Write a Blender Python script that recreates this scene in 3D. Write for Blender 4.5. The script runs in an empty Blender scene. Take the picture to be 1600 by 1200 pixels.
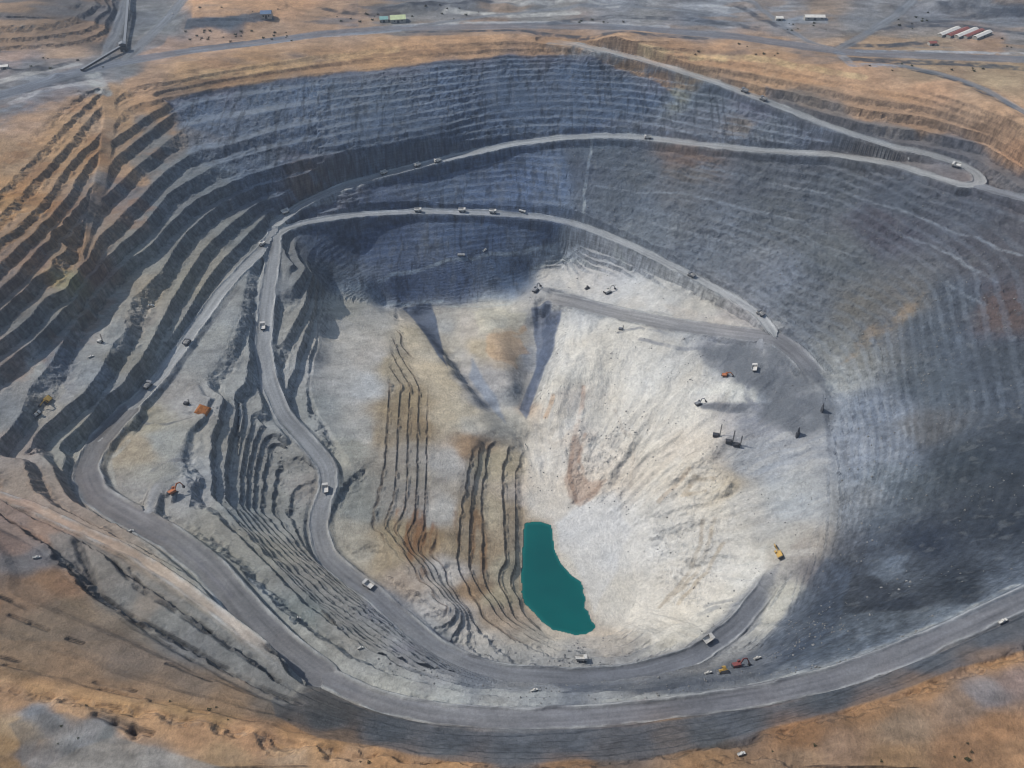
import bpy, bmesh, math, random
import numpy as np
from mathutils import Vector, Matrix, Quaternion
RES = 1.0            # mesh density multiplier
rng = np.random.default_rng(7)
random.seed(7)
scene = bpy.context.scene
COL = scene.collection

# ------------------------------------------------------------------ camera
CAM_H, PITCH, FPX = 550.0, math.radians(40), 600.0/math.tan(math.radians(22.5))
SP, CP = math.sin(PITCH), math.cos(PITCH)
def ray(px, py):
    u = (px-800.0)/FPX; v = (py-600.0)/FPX
    return u, CP - v*SP, -(SP + v*CP)
def unproj(px, py, z):
    u, y, w = ray(px, py); t = (z-CAM_H)/w
    return u*t, y*t, z
def project(X, Y, Z):
    dz = Z-CAM_H
    depth = Y*CP - dz*SP
    up = Y*SP + dz*CP
    return 800.0+FPX*X/depth, 600.0-FPX*up/depth

# ------------------------------------------------------------------ noise
_T = np.random.default_rng(3).random((512, 512)).astype(np.float32)
def vnoise(x, y):
    xi = np.floor(x); yi = np.floor(y)
    fx = (x-xi).astype(np.float32); fy = (y-yi).astype(np.float32)
    xi = xi.astype(np.int64) & 511; yi = yi.astype(np.int64) & 511
    x1 = (xi+1) & 511; y1 = (yi+1) & 511
    fx = fx*fx*(3-2*fx); fy = fy*fy*(3-2*fy)
    return (_T[yi, xi]*(1-fx)+_T[yi, x1]*fx)*(1-fy)+(_T[y1, xi]*(1-fx)+_T[y1, x1]*fx)*fy
def fbm(x, y, scale, octs=4, seed=0, gain=0.5):
    out = 0.0; amp = 1.0; tot = 0.0
    x = x/scale+seed*17.31; y = y/scale+seed*9.77
    for k in range(octs):
        out = out+amp*(vnoise(x, y)*2-1); tot += amp
        a, b = 0.8*x-0.6*y, 0.6*x+0.8*y
        x, y = a*2.03+11.7, b*2.03+5.3; amp *= gain
    return out/tot
def sstep(a, b, x):
    t = np.clip((x-a)/(b-a), 0, 1); return t*t*(3-2*t)

# ------------------------------------------------------------------ roads: surveyed in the photograph, height per point
# name, width, [(px,py,z)...], tone
ROADS = [
 ('upper', 21, [(850,64,1),(900,70,-3),(945,80,-8),(1000,93,-15),(1050,108,-22),(1120,130,-30),(1200,160,-38),(1300,200,-48),(1400,232,-53),(1450,241,-55),(1495,255,-57),(1528,272,-58),(1532,288,-59),(1505,291,-60),(1470,280,-62),(1400,258,-67),(1300,242,-76),(1200,237,-81),(1100,227,-87),(1000,215,-94),(940,213,-97),(880,216,-100),(800,226,-106),(700,248,-114),(600,273,-122),(530,293,-128),(470,321,-134),(432,350,-139)]),
 ('exit', 24, [(1525,290,-59),(1565,302,-58),(1610,314,-57),(1680,340,-54)]),
 ('middle', 19, [(425,372,-141),(445,358,-142),(475,349,-145),(520,341,-150),(560,336,-155),(650,331,-163),(760,333,-170),(850,340,-174),(900,351,-177),(960,373,-180),(1020,401,-183),(1080,431,-186),(1150,469,-189),(1190,496,-191),(1212,527,-193)]),
 ('floor', 34, [(830,462,-240),(862,466,-237),(900,474,-231),(940,484,-224),(980,493,-218),(1060,509,-208),(1150,521,-199),(1212,528,-194),(1245,552,-192),(1270,580,-192),(1290,605,-193)]),
 ('spur', 12, [(1190,530,-195),(1182,555,-198),(1180,580,-202)]),
 ('inner', 24, [(430,362,-140),(427,400,-144),(417,470,-153),(411,540,-162),(421,600,-171),(442,650,-180),(482,693,-188),(512,728,-195),(515,762,-200),(501,792,-204),(497,830,-208),(510,870,-214),(540,897,-219),(580,925,-224),(620,962,-229),(680,1012,-234),(740,1042,-238),(800,1056,-240),(900,1060,-242),(1000,1052,-243),(1085,1026,-243),(1150,980,-242),(1190,930,-240),(1218,885,-238)]),
 ('outer_top', 21, [(430,364,-140),(402,398,-139),(350,450,-138),(300,520,-136),(252,588,-134),(200,642,-131),(155,690,-127)]),
 ('outer', 30, [(200,642,-131),(155,690,-127),(132,735,-122),(147,774,-118),(200,805,-113),(270,843,-107),(330,890,-102),(390,960,-97),(440,1010,-93),(500,1055,-90)]),
 ('ramp', 21, [(390,960,-97),(440,1010,-93),(500,1055,-90),(580,1093,-86),(680,1117,-82),(800,1125,-77),(900,1122,-72),(1000,1113,-66),(1100,1101,-60),(1200,1086,-53),(1300,1062,-45),(1400,1027,-36),(1500,983,-26),(1600,936,-14),(1720,880,-2)]),
 ('bench_track', 13, [(-20,770,-66),(50,793,-66),(120,826,-66),(200,862,-66),(270,905,-66),(330,950,-65),(400,1003,-63),(460,1048,-62)]),
 ('mound', 12, [(232,798,-112),(238,770,-119),(252,750,-124),(275,742,-127),(300,748,-129)]),
 ('ring', 34, [(-120,178,15),(0,150,14),(100,118,10),(200,95,6),(300,79,4),(400,67,4),(500,53,4),(620,44,4),(750,42,4),(850,40,4),(950,42,4),(1050,49,4),(1150,57,4),(1250,72,4),(1330,82,4),(1450,87,4),(1600,93,4),(1750,100,4)]),
 ('plain_a', 22, [(195,95,6),(228,62,5),(262,30,5),(285,0,5),(296,-20,5)]),
 ('plain_b', 20, [(165,88,7),(182,45,6),(197,5,5),(200,-20,5)]),
 ('plain_c', 20, [(1308,78,4),(1350,55,4),(1400,25,4),(1432,-5,4)]),
 ('plain_d', 18, [(1410,103,4),(1460,113,4),(1500,124,3),(1545,142,3),(1600,175,3),(1680,222,3)]),
 ('plain_e', 14, [(1150,-5,4),(1195,18,4),(1225,42,4),(1265,66,4),(1308,78,4)]),
 ('plain_f', 14, [(640,42,4),(760,25,4),(860,15,4),(960,8,4),(1060,16,4),(1150,26,4)]),
 ('plain_g', 12, [(1430,32,4),(1500,30,4),(1600,38,4)]),
]
# ------------------------------------------------------------------ bench crests and other height lines
LINES = [
 # plateau and far rim
 [(-120,150,16),(0,120,13),(100,95,9)], [(0,180,14.5),(60,160,14.5),(110,148,13),(150,138,9)],
 [(150,140,8),(200,132,3),(260,128,2),(400,98,4),(600,68,4),(800,62,4),(950,68,4),(1100,73,4),(1250,95,4),(1400,125,3),(1520,162,3),(1600,197,3),(1680,250,3)],
 [(258,158,-17),(330,142,-16),(400,131,-16),(500,116,-15),(600,107,-15),(700,95,-14),(800,86,-14),(900,86,-14)],
 [(1250,112,-5),(1350,145,-10),(1450,172,-17),(1550,218,-27),(1620,260,-28)],
 # top plain, dumps
 [(0,78,12),(60,76,11),(120,74,10),(160,70,9)], [(0,50,24),(60,48,24),(120,44,22),(160,42,16)], [(0,15,36),(60,12,36),(120,8,34),(165,8,24)], [(0,-30,44),(100,-30,42),(165,-30,30)],
 [(290,46,4),(330,44,4),(380,43,4),(430,42,4)], [(300,26,17),(340,24,17),(385,24,17),(430,26,10)], [(310,5,18),(370,0,18),(440,5,16),(400,-30,18),(480,20,6)],
 [(520,25,4),(600,25,5),(700,20,5),(800,15,4),(1000,20,4),(1100,35,4),(1250,50,4)], [(600,-40,6),(800,-40,6),(1000,-40,5),(1200,-40,5)],
 [(1250,22,5),(1300,18,8)],[(1500,-10,22),(1560,-5,24),(1640,0,24)],[(1470,25,5),(1540,28,5),(1600,28,5)],[(1500,60,4),(1550,110,3),(1600,140,3)],
 # left wall crests
 [(150,135,14),(105,157,14),(62,186,14),(20,219,14),(0,240,14),(-40,275,14)],
 [(150,148,8),(140,160,8),(110,185,8),(72,225,8),(32,268,8),(0,297,8),(-30,325,8)],
 [(165,158,2),(147,176,2),(125,200,2),(105,226,2),(70,264,2),(30,306,2),(0,335,2),(-30,362,2)],
 [(252,152,-6),(205,166,-6),(172,190,-6),(150,217,-6),(120,242,-6),(95,272,-6),(78,300,-6),(50,332,-6),(25,355,-6),(0,373,-6),(-30,398,-6)],
 [(262,162,-14),(230,181,-14),(198,203,-14),(165,225,-14),(141,247,-14),(120,277,-14),(110,298,-14),(75,342,-14),(40,375,-14),(0,411,-14),(-30,438,-14)],
 [(268,178,-24),(225,210,-24),(178,247,-24),(150,285,-24),(135,307,-24),(100,350,-24),(62,386,-24),(28,426,-24),(0,451,-24),(-30,478,-24)],
 [(285,202,-36),(245,234,-36),(205,267,-36),(170,299,-36),(130,340,-36),(95,377,-36),(82,405,-36),(50,436,-36),(20,466,-36),(0,486,-36),(-30,512,-36)],
 [(520,186,-50),(430,205,-50),(345,230,-50),(300,240,-50),(262,264,-50),(212,314,-50),(175,352,-50),(150,377,-50),(137,407,-50),(107,446,-50),(75,462,-50),(50,492,-50),(25,514,-50),(0,532,-50),(-40,560,-50)],
 [(700,182,-64),(560,205,-64),(430,230,-64),(345,254,-64),(290,285,-64),(262,303,-64),(225,351,-64),(200,372,-64),(160,410,-64),(140,432,-64),(110,475,-64),(70,515,-64),(30,548,-64),(0,572,-64),(-40,600,-64)],
 [(700,207,-80),(560,232,-80),(470,250,-80),(400,270,-80),(330,300,-80),(300,317,-80),(262,352,-80),(237,381,-80),(200,406,-80),(170,436,-80),(140,472,-80),(105,522,-80),(75,571,-80),(48,602,-80),(30,650,-80),(-5,700,-80)],
 [(640,240,-96),(560,254,-96),(470,273,-96),(400,291,-96),(345,316,-96),(325,332,-96),(292,362,-96),(270,393,-96),(250,426,-96),(225,451,-96),(203,481,-96),(196,516,-96),(170,551,-96),(150,588,-96),(125,618,-96),(90,648,-96),(50,690,-96),(38,712,-96)],
 [(560,274,-112),(500,287,-112),(440,306,-112),(400,320,-112),(360,350,-112),(325,382,-112),(307,406,-112),(287,438,-112),(262,481,-112),(243,521,-112),(220,563,-112),(196,595,-112),(165,632,-112),(125,665,-112),(90,700,-112)],
 # lower-left curls round the outer road
 [(33,690,-80),(38,712,-82),(55,745,-82),(75,775,-82),(95,792,-80),(150,828,-76)],
 [(70,700,-99),(85,725,-99),(100,757,-98),(130,792,-97),(170,817,-94),(260,868,-88),(330,920,-83),(400,990,-80),(460,1042,-77)],
 [(-20,768,-50),(0,778,-50),(40,803,-50),(75,818,-50),(115,838,-50),(165,867,-50),(200,900,-50),(262,940,-50),(325,985,-50),(400,1038,-50),(460,1078,-50)],
 [(-30,785,-36),(0,802,-36),(60,847,-36),(100,887,-36),(150,934,-36),(220,974,-36),(300,1019,-36),(400,1074,-36),(460,1100,-36),(540,1126,-36)],
 [(0,934,-22),(60,959,-22),(115,979,-22),(200,1012,-22),(260,1038,-22),(340,1070,-22),(430,1102,-22),(540,1140,-22)],
 [(0,1026,-10),(80,1045,-10),(150,1066,-10),(250,1090,-10),(350,1112,-10),(450,1135,-10),(560,1160,-10)],
 [(-20,1062,0),(100,1087,0),(250,1112,0),(400,1134,0),(500,1154,0),(600,1172,0),(700,1187,0),(800,1194,0),(900,1191,0),(1000,1184,0),(1100,1166,0),(1200,1143,0),(1300,1115,0),(1400,1084,0),(1500,1046,0),(1600,1010,0)],
 [(0,1120,3),(150,1140,2),(300,1160,2),(500,1185,2)],[(0,1160,1),(150,1165,1),(250,1190,0.5)],[(1250,1180,3),(1400,1140,3),(1550,1080,4)],
 [(620,1135,-52),(700,1150,-48),(800,1158,-44),(900,1155,-42),(1000,1146,-38),(1100,1132,-33),(1200,1114,-28),(1300,1090,-24),(1400,1056,-19)],
 # platform between outer and inner road
 [(230,662,-131),(300,642,-134),(330,650,-134)],[(190,720,-127),(250,700,-129),(300,720,-131),(318,750,-131)],[(215,760,-122),(300,790,-126),(270,768,-121)],
 [(300,560,-137),(350,540,-138),(370,500,-138)],[(310,600,-136),(345,620,-137),(300,620,-135)],[(380,450,-139),(390,420,-140)],
 [(335,665,-138),(328,700,-138),(324,760,-137),(345,788,-136),(400,850,-134),(440,892,-132),(500,952,-130),(560,1000,-128),(640,1050,-124),(720,1075,-120),(800,1085,-118),(900,1084,-116),(1000,1074,-113),(1100,1060,-108)],
 [(358,680,-152),(352,720,-152),(352,775,-152),(385,822,-152),(430,872,-152),(500,937,-152),(580,993,-152),(660,1040,-152)],
 [(385,690,-166),(375,740,-166),(375,787,-166),(400,817,-166),(440,857,-166),(520,930,-166),(600,983,-166),(680,1032,-168)],
 [(410,690,-178),(398,730,-178),(395,792,-178),(420,822,-178),(460,862,-178),(540,927,-178),(610,975,-180)],
 [(432,700,-188),(422,740,-188),(418,802,-188),(442,827,-188),(478,868,-190),(540,915,-195)],
 [(330,520,-139),(314,557,-139),(335,590,-142),(352,607,-148),(380,634,-160),(402,656,-170),(425,683,-180),(450,706,-188)],
 [(397,430,-141),(392,490,-143),(376,560,-146),(386,603,-154),(414,643,-167),(442,683,-179)],
 # right of inner road
 [(452,390,-145),(480,420,-154),(466,470,-160),(456,512,-166),(446,575,-172),(442,600,-175)],
 [(497,452,-184),(491,487,-180),(481,525,-182),(474,562,-185),(470,598,-187),(474,625,-188),(495,657,-190),(540,717,-198),(562,745,-204)],
 [(530,800,-211),(545,770,-209)],[(560,800,-214),(575,770,-213)],[(540,850,-216),(600,870,-221)],
 # slab
 [(512,468,-203),(535,478,-213),(560,482,-228),(590,484,-243)],[(510,520,-207),(560,530,-220),(605,540,-228)],[(510,570,-208),(550,590,-210),(595,600,-212)],[(520,630,-201),(560,640,-206),(590,650,-209)],[(560,690,-205),(590,705,-209)],
 # inner benches E
 [(618,520,-236),(608,600,-214),(604,675,-214),(601,722,-214),(595,757,-214),(583,808,-214),(640,888,-222),(700,950,-226)],
 [(633,540,-248),(625,600,-226),(620,675,-226),(618,725,-226),(614,770,-226),(600,820,-226),(652,888,-230),(710,950,-234)],
 [(641,560,-250),(639,605,-238),(636,675,-238),(635,750,-238),(631,795,-238),(616,832,-238),(664,892,-240),(716,952,-243)],
 [(656,580,-258),(654,605,-250),(652,687,-250),(651,750,-250),(646,812,-250),(638,845,-250),(674,894,-251),(722,953,-254)],
 [(667,607,-262),(665,675,-262),(665,730,-262),(662,800,-262),(656,866,-262),(686,905,-263),(730,958,-264)],
 [(680,690,-271),(677,817,-272),(671,872,-272),(700,915,-272),(742,966,-274)],
 [(650,505,-254),(700,560,-268),(740,620,-279),(760,670,-286)],[(690,620,-272),(700,700,-277)],[(700,780,-279),(700,860,-280),(712,900,-280)],[(740,645,-282),(728,690,-282)],
 # F ribs
 [(745,690,-284),(728,770,-284),(718,825,-284),(713,880,-284),(734,914,-284),(785,970,-284),(850,1006,-284),(900,1012,-284),(960,1006,-286),(1010,990,-284)],
 [(752,690,-296),(737,775,-296),(733,825,-296),(731,880,-296),(748,915,-296),(795,968,-298),(855,1002,-300),(900,1006,-300)],
 [(760,700,-306),(750,775,-308),(752,825,-308),(754,890,-308),(766,920,-310),(805,966,-314),(860,998,-316)],
 [(790,690,-312),(790,740,-320),(795,880,-320),(800,930,-322),(820,962,-326)],[(806,690,-318),(806,740,-331),(808,880,-332),(812,930,-334)],
 # lake shore
 [(820,815,-342),(845,814,-342),(862,818,-342),(868,862,-342),(893,898,-342),(912,918,-342),(915,935,-342),(924,968,-342),(934,981,-342),(916,996,-342),(885,996,-342),(847,976,-342),(830,958,-342),(815,930,-342),(813,900,-342),(815,862,-342)],
 [(840,850,-348),(860,910,-348),(890,950,-348),(850,940,-348)],
 # chute and white talus
 [(630,480,-258),(700,480,-257),(780,482,-254),(840,480,-246),(880,490,-238)],
 [(655,490,-270),(690,545,-292),(722,595,-312),(770,640,-326)],[(715,500,-262),(745,560,-282),(775,620,-308)],[(765,500,-250),(785,550,-258),(797,600,-284),(806,640,-306)],[(850,495,-270),(838,570,-302),(820,640,-322)],[(815,690,-328),(820,740,-334),(830,790,-340)],[(893,505,-238),(880,560,-244),(864,610,-262),(846,655,-292)],
 [(1000,540,-221),(1100,550,-209),(1180,565,-202)],[(950,600,-258),(900,650,-288),(870,700,-312)],[(1000,650,-258),(1050,640,-242),(1100,640,-230)],[(1180,640,-212),(1240,620,-202),(1265,670,-204)],[(1120,690,-226),(1200,700,-218)],
 [(950,720,-292),(1050,720,-266)],[(1000,780,-298),(900,770,-326),(1100,780,-268)],[(1180,760,-238),(1240,780,-226)],[(1050,850,-298),(950,880,-330)],[(1000,940,-320),(960,970,-330)],[(1100,860,-276),(1150,880,-258)],[(1200,850,-242),(1170,920,-244)],[(1060,960,-290),(1080,1000,-258)],
 # right wall
 [(1300,640,-197),(1310,720,-197),(1300,800,-200),(1265,880,-214),(1235,960,-220),(1180,1015,-220)],
 [(1400,500,-152),(1420,600,-150),(1430,700,-150),(1400,800,-150),(1350,900,-152),(1290,960,-150),(1230,1020,-150)],
 [(1600,450,-85),(1600,640,-95),(1600,800,-70),(1520,880,-78)],[(1500,480,-112),(1510,640,-122),(1500,800,-105)],
 [(1300,330,-120),(1400,380,-118),(1500,420,-108)],[(1250,430,-150),(1330,480,-160)],[(1100,300,-128),(1000,290,-138),(900,285,-138)],
 [(1500,340,-84),(1580,380,-78)],
 # far wall lower half
 [(515,448,-206),(540,445,-212),(575,437,-217),(612,429,-218),(650,421,-217),(700,416,-216),(750,402,-214),(800,395,-213),(870,386,-212)],
 [(560,470,-230),(600,477,-252),(700,477,-257),(770,473,-256),(800,455,-250),(825,425,-240),(880,406,-230)],
 [(850,450,-238),(900,440,-229),(950,452,-222)],[(1000,440,-209),(1100,480,-199)],[(950,410,-208),(1020,430,-202)],
 [(600,300,-137),(700,285,-140),(800,280,-142)],[(560,380,-188),(700,372,-190),(800,365,-192)],
]
WORLD = [(-342,346,0),(-450,430,2),(-600,540,4),(-690,640,7),(-750,800,11),(-770,900,14),(-760,1100,14),(-850,700,8),(-950,1000,12),(-1000,1300,12),(-900,1700,30),(-700,300,2),(-500,250,2),(-900,200,2),(0,220,2),(300,240,2),(-300,200,2),
 (400,330,2),(440,400,2),(560,500,2),(660,610,2),(750,760,2),(815,900,2),(840,1050,2),(800,1170,3),(760,1000,-30),(600,300,3),(800,500,3),(950,800,3),(1000,1100,3),(950,1400,4),(900,1700,5),(0,2000,4),(600,2100,4),(-600,2100,10),(0,150,2),(900,250,3),(1100,2000,6),(-1100,1900,20),(1200,600,3),(-1150,500,6),
 (735,880,-70),(690,760,-88),(620,640,-70),(720,1060,-58)]
LEVELS = np.array([60,52,44,36,28,20,14,8,2,-6,-14,-24,-36,-50,-64,-80,-96,-112,-126,-139,-152,-166,-178,-190,-202, -209, -214.5, -219.9, -225.3, -230.7, -236, -243, -250, -258, -267, -276, -284, -292, -304, -318, -330, -345], float)

def zmap(px, py, z):
    # the inner pit is shallower than first surveyed
    if z >= -205: return z
    if px >= 1100: k = 0.68+0.32*min(1, (px-1100)/150)
    elif z < -335: k = 0.58
    elif px < 690: k = 0.45
    elif px < 815: k = 0.45+0.13*(px-690)/125
    elif px < 870: k = 0.58
    else: k = 0.58+0.10*min(1, (px-870)/80)
    f = min(1.0, max(0.0, (py-480)/100.0))
    return -205+(z+205)*(1-(1-k)*f)
def sample_line(pts, step):
    P = np.array([unproj(p[0], p[1], zmap(*p)) for p in pts]); out = [P[0]]
    for a, b in zip(P[:-1], P[1:]):
        n = max(1, int(np.hypot(*(b-a)[:2])//step))
        for k in range(1, n+1): out.append(a+(b-a)*k/n)
    return np.array(out)

def smooth_path(pts, step=6.0, it=3):
    P = sample_line(pts, step)
    for _ in range(it):
        Q = P.copy(); Q[1:-1] = 0.25*P[:-2]+0.5*P[1:-1]+0.25*P[2:]; P = Q
    return P

ROADW = [(n, w, smooth_path(p)) for n, w, p in ROADS]
ctrl = [sample_line(l, 22) for l in LINES]+[r[::4] for _, _, r in ROADW]+[np.array(WORLD, float)]
C = np.concatenate(ctrl)
# thin out near-duplicates
keep = []; cell = {}
for i, c in enumerate(C):
    k = (int(c[0]//7), int(c[1]//7))
    if k in cell: continue
    cell[k] = 1; keep.append(i)
C = C[keep]
def rbf_fit(P, val, c=6.0, lam=0.6):
    d = np.hypot(P[:, None, 0]-P[None, :, 0], P[:, None, 1]-P[None, :, 1])
    A = -np.sqrt(d*d+c*c); n = len(P)
    A += lam*np.eye(n)
    M = np.zeros((n+1, n+1)); M[:n, :n] = A; M[:n, n] = 1; M[n, :n] = 1
    s = np.linalg.solve(M, np.concatenate([val, [0]]))
    return s
def rbf_eval(P, s, X, Y, c=6.0):
    out = np.empty(X.size); x = X.ravel(); y = Y.ravel()
    for i in range(0, x.size, 8000):
        d2 = (x[i:i+8000, None]-P[None, :, 0])**2+(y[i:i+8000, None]-P[None, :, 1])**2
        out[i:i+8000] = -np.sqrt(d2+c*c)@s[:-1]+s[-1]
    return out.reshape(X.shape)

# ------------------------------------------------------------------ fan grid (denser near the camera)
def wid(Y): return 640.0+0.30*Y
nx = int(1240*RES)
q = np.linspace(-1, 1, nx); SX = q
Yl = [150.0]
while Yl[-1] < 2150:
    y = Yl[-1]; st = (0.85+0.00075*max(y-300, 0)) if 280 < y < 1560 else 4.0
    Yl.append(y+st/RES)
YR = np.array(Yl); ny = len(YR)
X = SX[None, :]*wid(YR)[:, None]; Y = np.repeat(YR[:, None], nx, 1)
# coarse evaluation then cubic upsampling
f = 5
ci = np.unique(np.concatenate([np.arange(0, ny, f), [ny-1]])); cj = np.unique(np.concatenate([np.arange(0, nx, f), [nx-1]]))
S = rbf_fit(C, C[:, 2])
Zc = rbf_eval(C, S, X[np.ix_(ci, cj)], Y[np.ix_(ci, cj)])
def upsample(A, ci, cj, ny, nx):
    def interp(A, k, n):     # along axis 0, catmull-rom
        pos = np.interp(np.arange(n), k, np.arange(len(k)))
        i = np.minimum(pos.astype(int), len(k)-2); t = (pos-i)
        g = lambda o: A[np.clip(i+o, 0, len(k)-1)]
        sh = (-1,)+(1,)*(A.ndim-1); t = t.reshape(sh)
        a, b, c, d = g(-1), g(0), g(1), g(2)
        return b+0.5*t*(c-a+t*(2*a-5*b+4*c-d+t*(3*(b-c)+d-a)))
    B = interp(A, ci, ny)
    return np.swapaxes(interp(np.swapaxes(B, 0, 1), cj, nx), 0, 1)
ZS = upsample(Zc, ci, cj, ny, nx)
def grads(Z):
    gy = np.gradient(Z, axis=0)/np.gradient(YR)[:, None]
    gx = np.gradient(Z, axis=1)/np.gradient(X, axis=1)
    return gx, gy
gx, gy = grads(ZS); SL = np.hypot(gx, gy)
PX, PY = project(X, Y, ZS)

# ------------------------------------------------------------------ masks by polygon (traced outline laid down on the ground)
WARP = [fbm(X, Y, 30, 3, 1+k).astype(np.float32) for k in range(5)]
def poly(pts, soft=10.0, wob=6.0, seed=1):
    x = PX+WARP[seed % 5]*wob*1.5; y = PY+WARP[(seed+2) % 5]*wob
    P = np.array(pts, float)
    x0, y0 = P.min(0)-soft*2-12; x1, y1 = P.max(0)+soft*2+12
    m = (x > x0) & (x < x1) & (y > y0) & (y < y1)
    xs, ys = x[m], y[m]; ins = np.zeros(xs.shape, bool); dd = np.full(xs.shape, 1e9)
    for (ax, ay), (bx, by) in zip(P, np.roll(P, -1, 0)):
        c = ((ay > ys) != (by > ys))
        if by != ay: ins ^= c & (xs < (bx-ax)*(ys-ay)/(by-ay)+ax)
        ex, ey = bx-ax, by-ay; L = ex*ex+ey*ey+1e-9
        t = np.clip(((xs-ax)*ex+(ys-ay)*ey)/L, 0, 1)
        dd = np.minimum(dd, (xs-ax-t*ex)**2+(ys-ay-t*ey)**2)
    sd = np.sqrt(dd)*np.where(ins, 1, -1)
    out = np.zeros(x.shape); out[m] = sstep(-soft/2, soft/2, sd)
    return out

# ------------------------------------------------------------------ terracing
nzl = fbm(X, Y, 60, 3, 4)*2.2; nz = nzl+fbm(X, Y, 14, 3, 5)*1.3+fbm(X, Y, 5, 2, 6)*0.9
right = poly([(880,225),(1100,232),(1400,262),(1700,360),(1760,900),(1600,930),(1400,1015),(1250,1040),(1200,1000),(1290,900),(1320,780),(1290,600),(1215,505),(1090,420),(960,360),(900,340)], 40, 8, 2)
farw = poly([(255,160),(400,128),(600,105),(900,84),(1060,105),(1300,190),(1400,225),(1100,230),(880,225),(900,340),(860,400),(800,470),(600,480),(520,455),(450,350),(400,300),(300,240)], 20, 4, 3)
white = poly([(850,420),(1000,430),(1200,520),(1290,600),(1300,800),(1220,980),(1090,1015),(960,985),(935,978),(915,920),(875,880),(862,815),(822,812),(818,690),(870,520),(800,480)], 20, 5, 4)
slab = poly([(505,465),(620,480),(612,560),(585,720),(555,735),(495,650),(480,600)], 10, 3, 5)
chute = poly([(622,482),(880,482),(870,560),(825,680),(812,700),(765,690),(735,705),(722,760),(708,880),(690,880),(672,760),(668,600),(640,540)], 8, 2, 6)
spine = poly([(160,135),(185,135),(182,200),(172,270),(162,320),(150,345),(132,400),(125,390),(138,320),(150,260),(160,200)], 8, 3, 7)
nearR = poly([(480,1060),(700,1125),(1000,1120),(1300,1070),(1620,930),(1620,1000),(1400,1085),(1200,1145),(900,1192),(600,1172),(420,1130)], 16, 4, 8)
T = np.ones_like(ZS)
T *= sstep(0.10, 0.22, SL)
T *= 1-right*np.clip(0.42+0.8*fbm(X, Y, 70, 4, 38, 0.6), 0.1, 0.9)
rimband = sstep(-22, -12, ZS)*(PY < 420)*sstep(150, 300, PX)
lowfar = poly([(450,345),(560,338),(760,335),(860,342),(900,352),(870,400),(800,480),(600,482),(510,455),(470,400)], 10, 4, 36)
midfar = poly([(560,280),(700,250),(880,218),(1000,216),(1100,230),(1000,400),(900,350),(760,330),(560,335)], 16, 4, 37)
T *= (1-0.72*lowfar)*(1-0.5*midfar)*(1-0.7*rimband)*(1-farw*np.clip(0.18+0.8*fbm(X, Y, 90, 3, 26), 0, 0.7)*sstep(380, 620, PX))
T *= (1-0.95*white)*(1-slab)*(1-chute)*(1-0.9*spine)*(1-0.75*nearR)
T *= 1-0.8*poly([(-20,815),(60,858),(140,935),(220,985),(300,1030),(400,1085),(470,1110),(560,1130),(560,1175),(250,1110),(-20,1070)], 10, 3, 30)
T *= 1-0.75*poly([(1330,790),(1420,720),(1640,640),(1640,930),(1500,985),(1330,1040),(1200,1070),(1230,960)], 60, 12, 78)
lake_poly = [(820,818),(845,817),(861,822),(863,840),(867,862),(875,882),(892,900),(907,910),(911,920),(910,927),(914,935),(911,952),(917,957),(922,970),(930,980),(925,986),(915,992),(900,994),(885,991),(865,985),(847,972),(832,955),(820,940),(816,927),(816,912),(815,900),(817,862)]
inner = poly([(570,500),(640,500),(690,600),(700,900),(740,660),(815,690),(815,940),(860,1000),(800,1000),(700,960),(570,820)], 12, 3, 9)
nearleft = poly([(-20,760),(60,800),(200,860),(460,1045),(560,1110),(560,1165),(250,1100),(-20,1050)], 14, 4, 30)
FACE = 0.34-0.16*nearleft+0.2*farw+0.15*right-0.25*inner
ribs = poly([(325,640),(350,600),(450,700),(500,740),(490,860),(620,980),(720,1050),(560,1010),(430,880),(330,780)], 14, 3, 10)
FD = 0.95-0.55*inner-0.2*ribs-0.12*farw-0.2*right
FACE = FACE-0.16*ribs
calm = np.maximum(np.maximum(inner, ribs), np.maximum(nearleft, (PX < 480)*(PY < 700)))
zq = ZS+(nz-0.8*calm*nzl)*np.clip(T, 0, 1)*(1-0.5*(PX < 480)*(PY < 720))*(1-0.85*inner)
fine = np.clip(np.maximum(farw*sstep(430, 560, PX), right), 0, 1) > 0.5
fine |= (ribs > 0.5) & (PX > 372)
lvc = LEVELS[::-1]; lvf = np.sort(np.concatenate([LEVELS, (LEVELS[1:]+LEVELS[:-1])/2]))
def cut(lv):
    k = np.clip(np.searchsorted(lv, zq, side='right')-1, 0, len(lv)-2)
    return lv[k], lv[k+1]
lo, hi = cut(lvc); lo2, hi2 = cut(lvf)
lo = np.where(fine, lo2, lo); hi = np.where(fine, hi2, hi)
fr = (hi-zq)/(hi-lo)          # 0 at the crest, 1 at the next crest down
drop = np.where(fr < FACE, fr/FACE*FD, FD+(1-FD)*(fr-FACE)/(1-FACE))
ZT = hi-drop*(hi-lo)
# ragged faces
face = sstep(0.0, 0.08, fr)*(1-sstep(FACE, FACE+0.12, fr))
rag = fbm(X, Y, 9, 4, 9, 0.6)*2.4*(1-0.8*inner)
toe = sstep(FACE-0.1, FACE+0.02, fr)*(1-sstep(FACE+0.1, FACE+0.35, fr))*np.clip(fbm(X, Y, 12, 3, 19)+0.15, 0, 1)*3.0
Z = ZS+(ZT-ZS+rag*face*0.9+toe)*T
# general roughness
rough = 1.0*fbm(X, Y, 45, 4, 11)+0.5*fbm(X, Y, 8, 3, 12)
Z += rough*(0.5+1.5*right+0.7*white)*sstep(0.03, 0.2, SL)+0.25*rough
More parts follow.
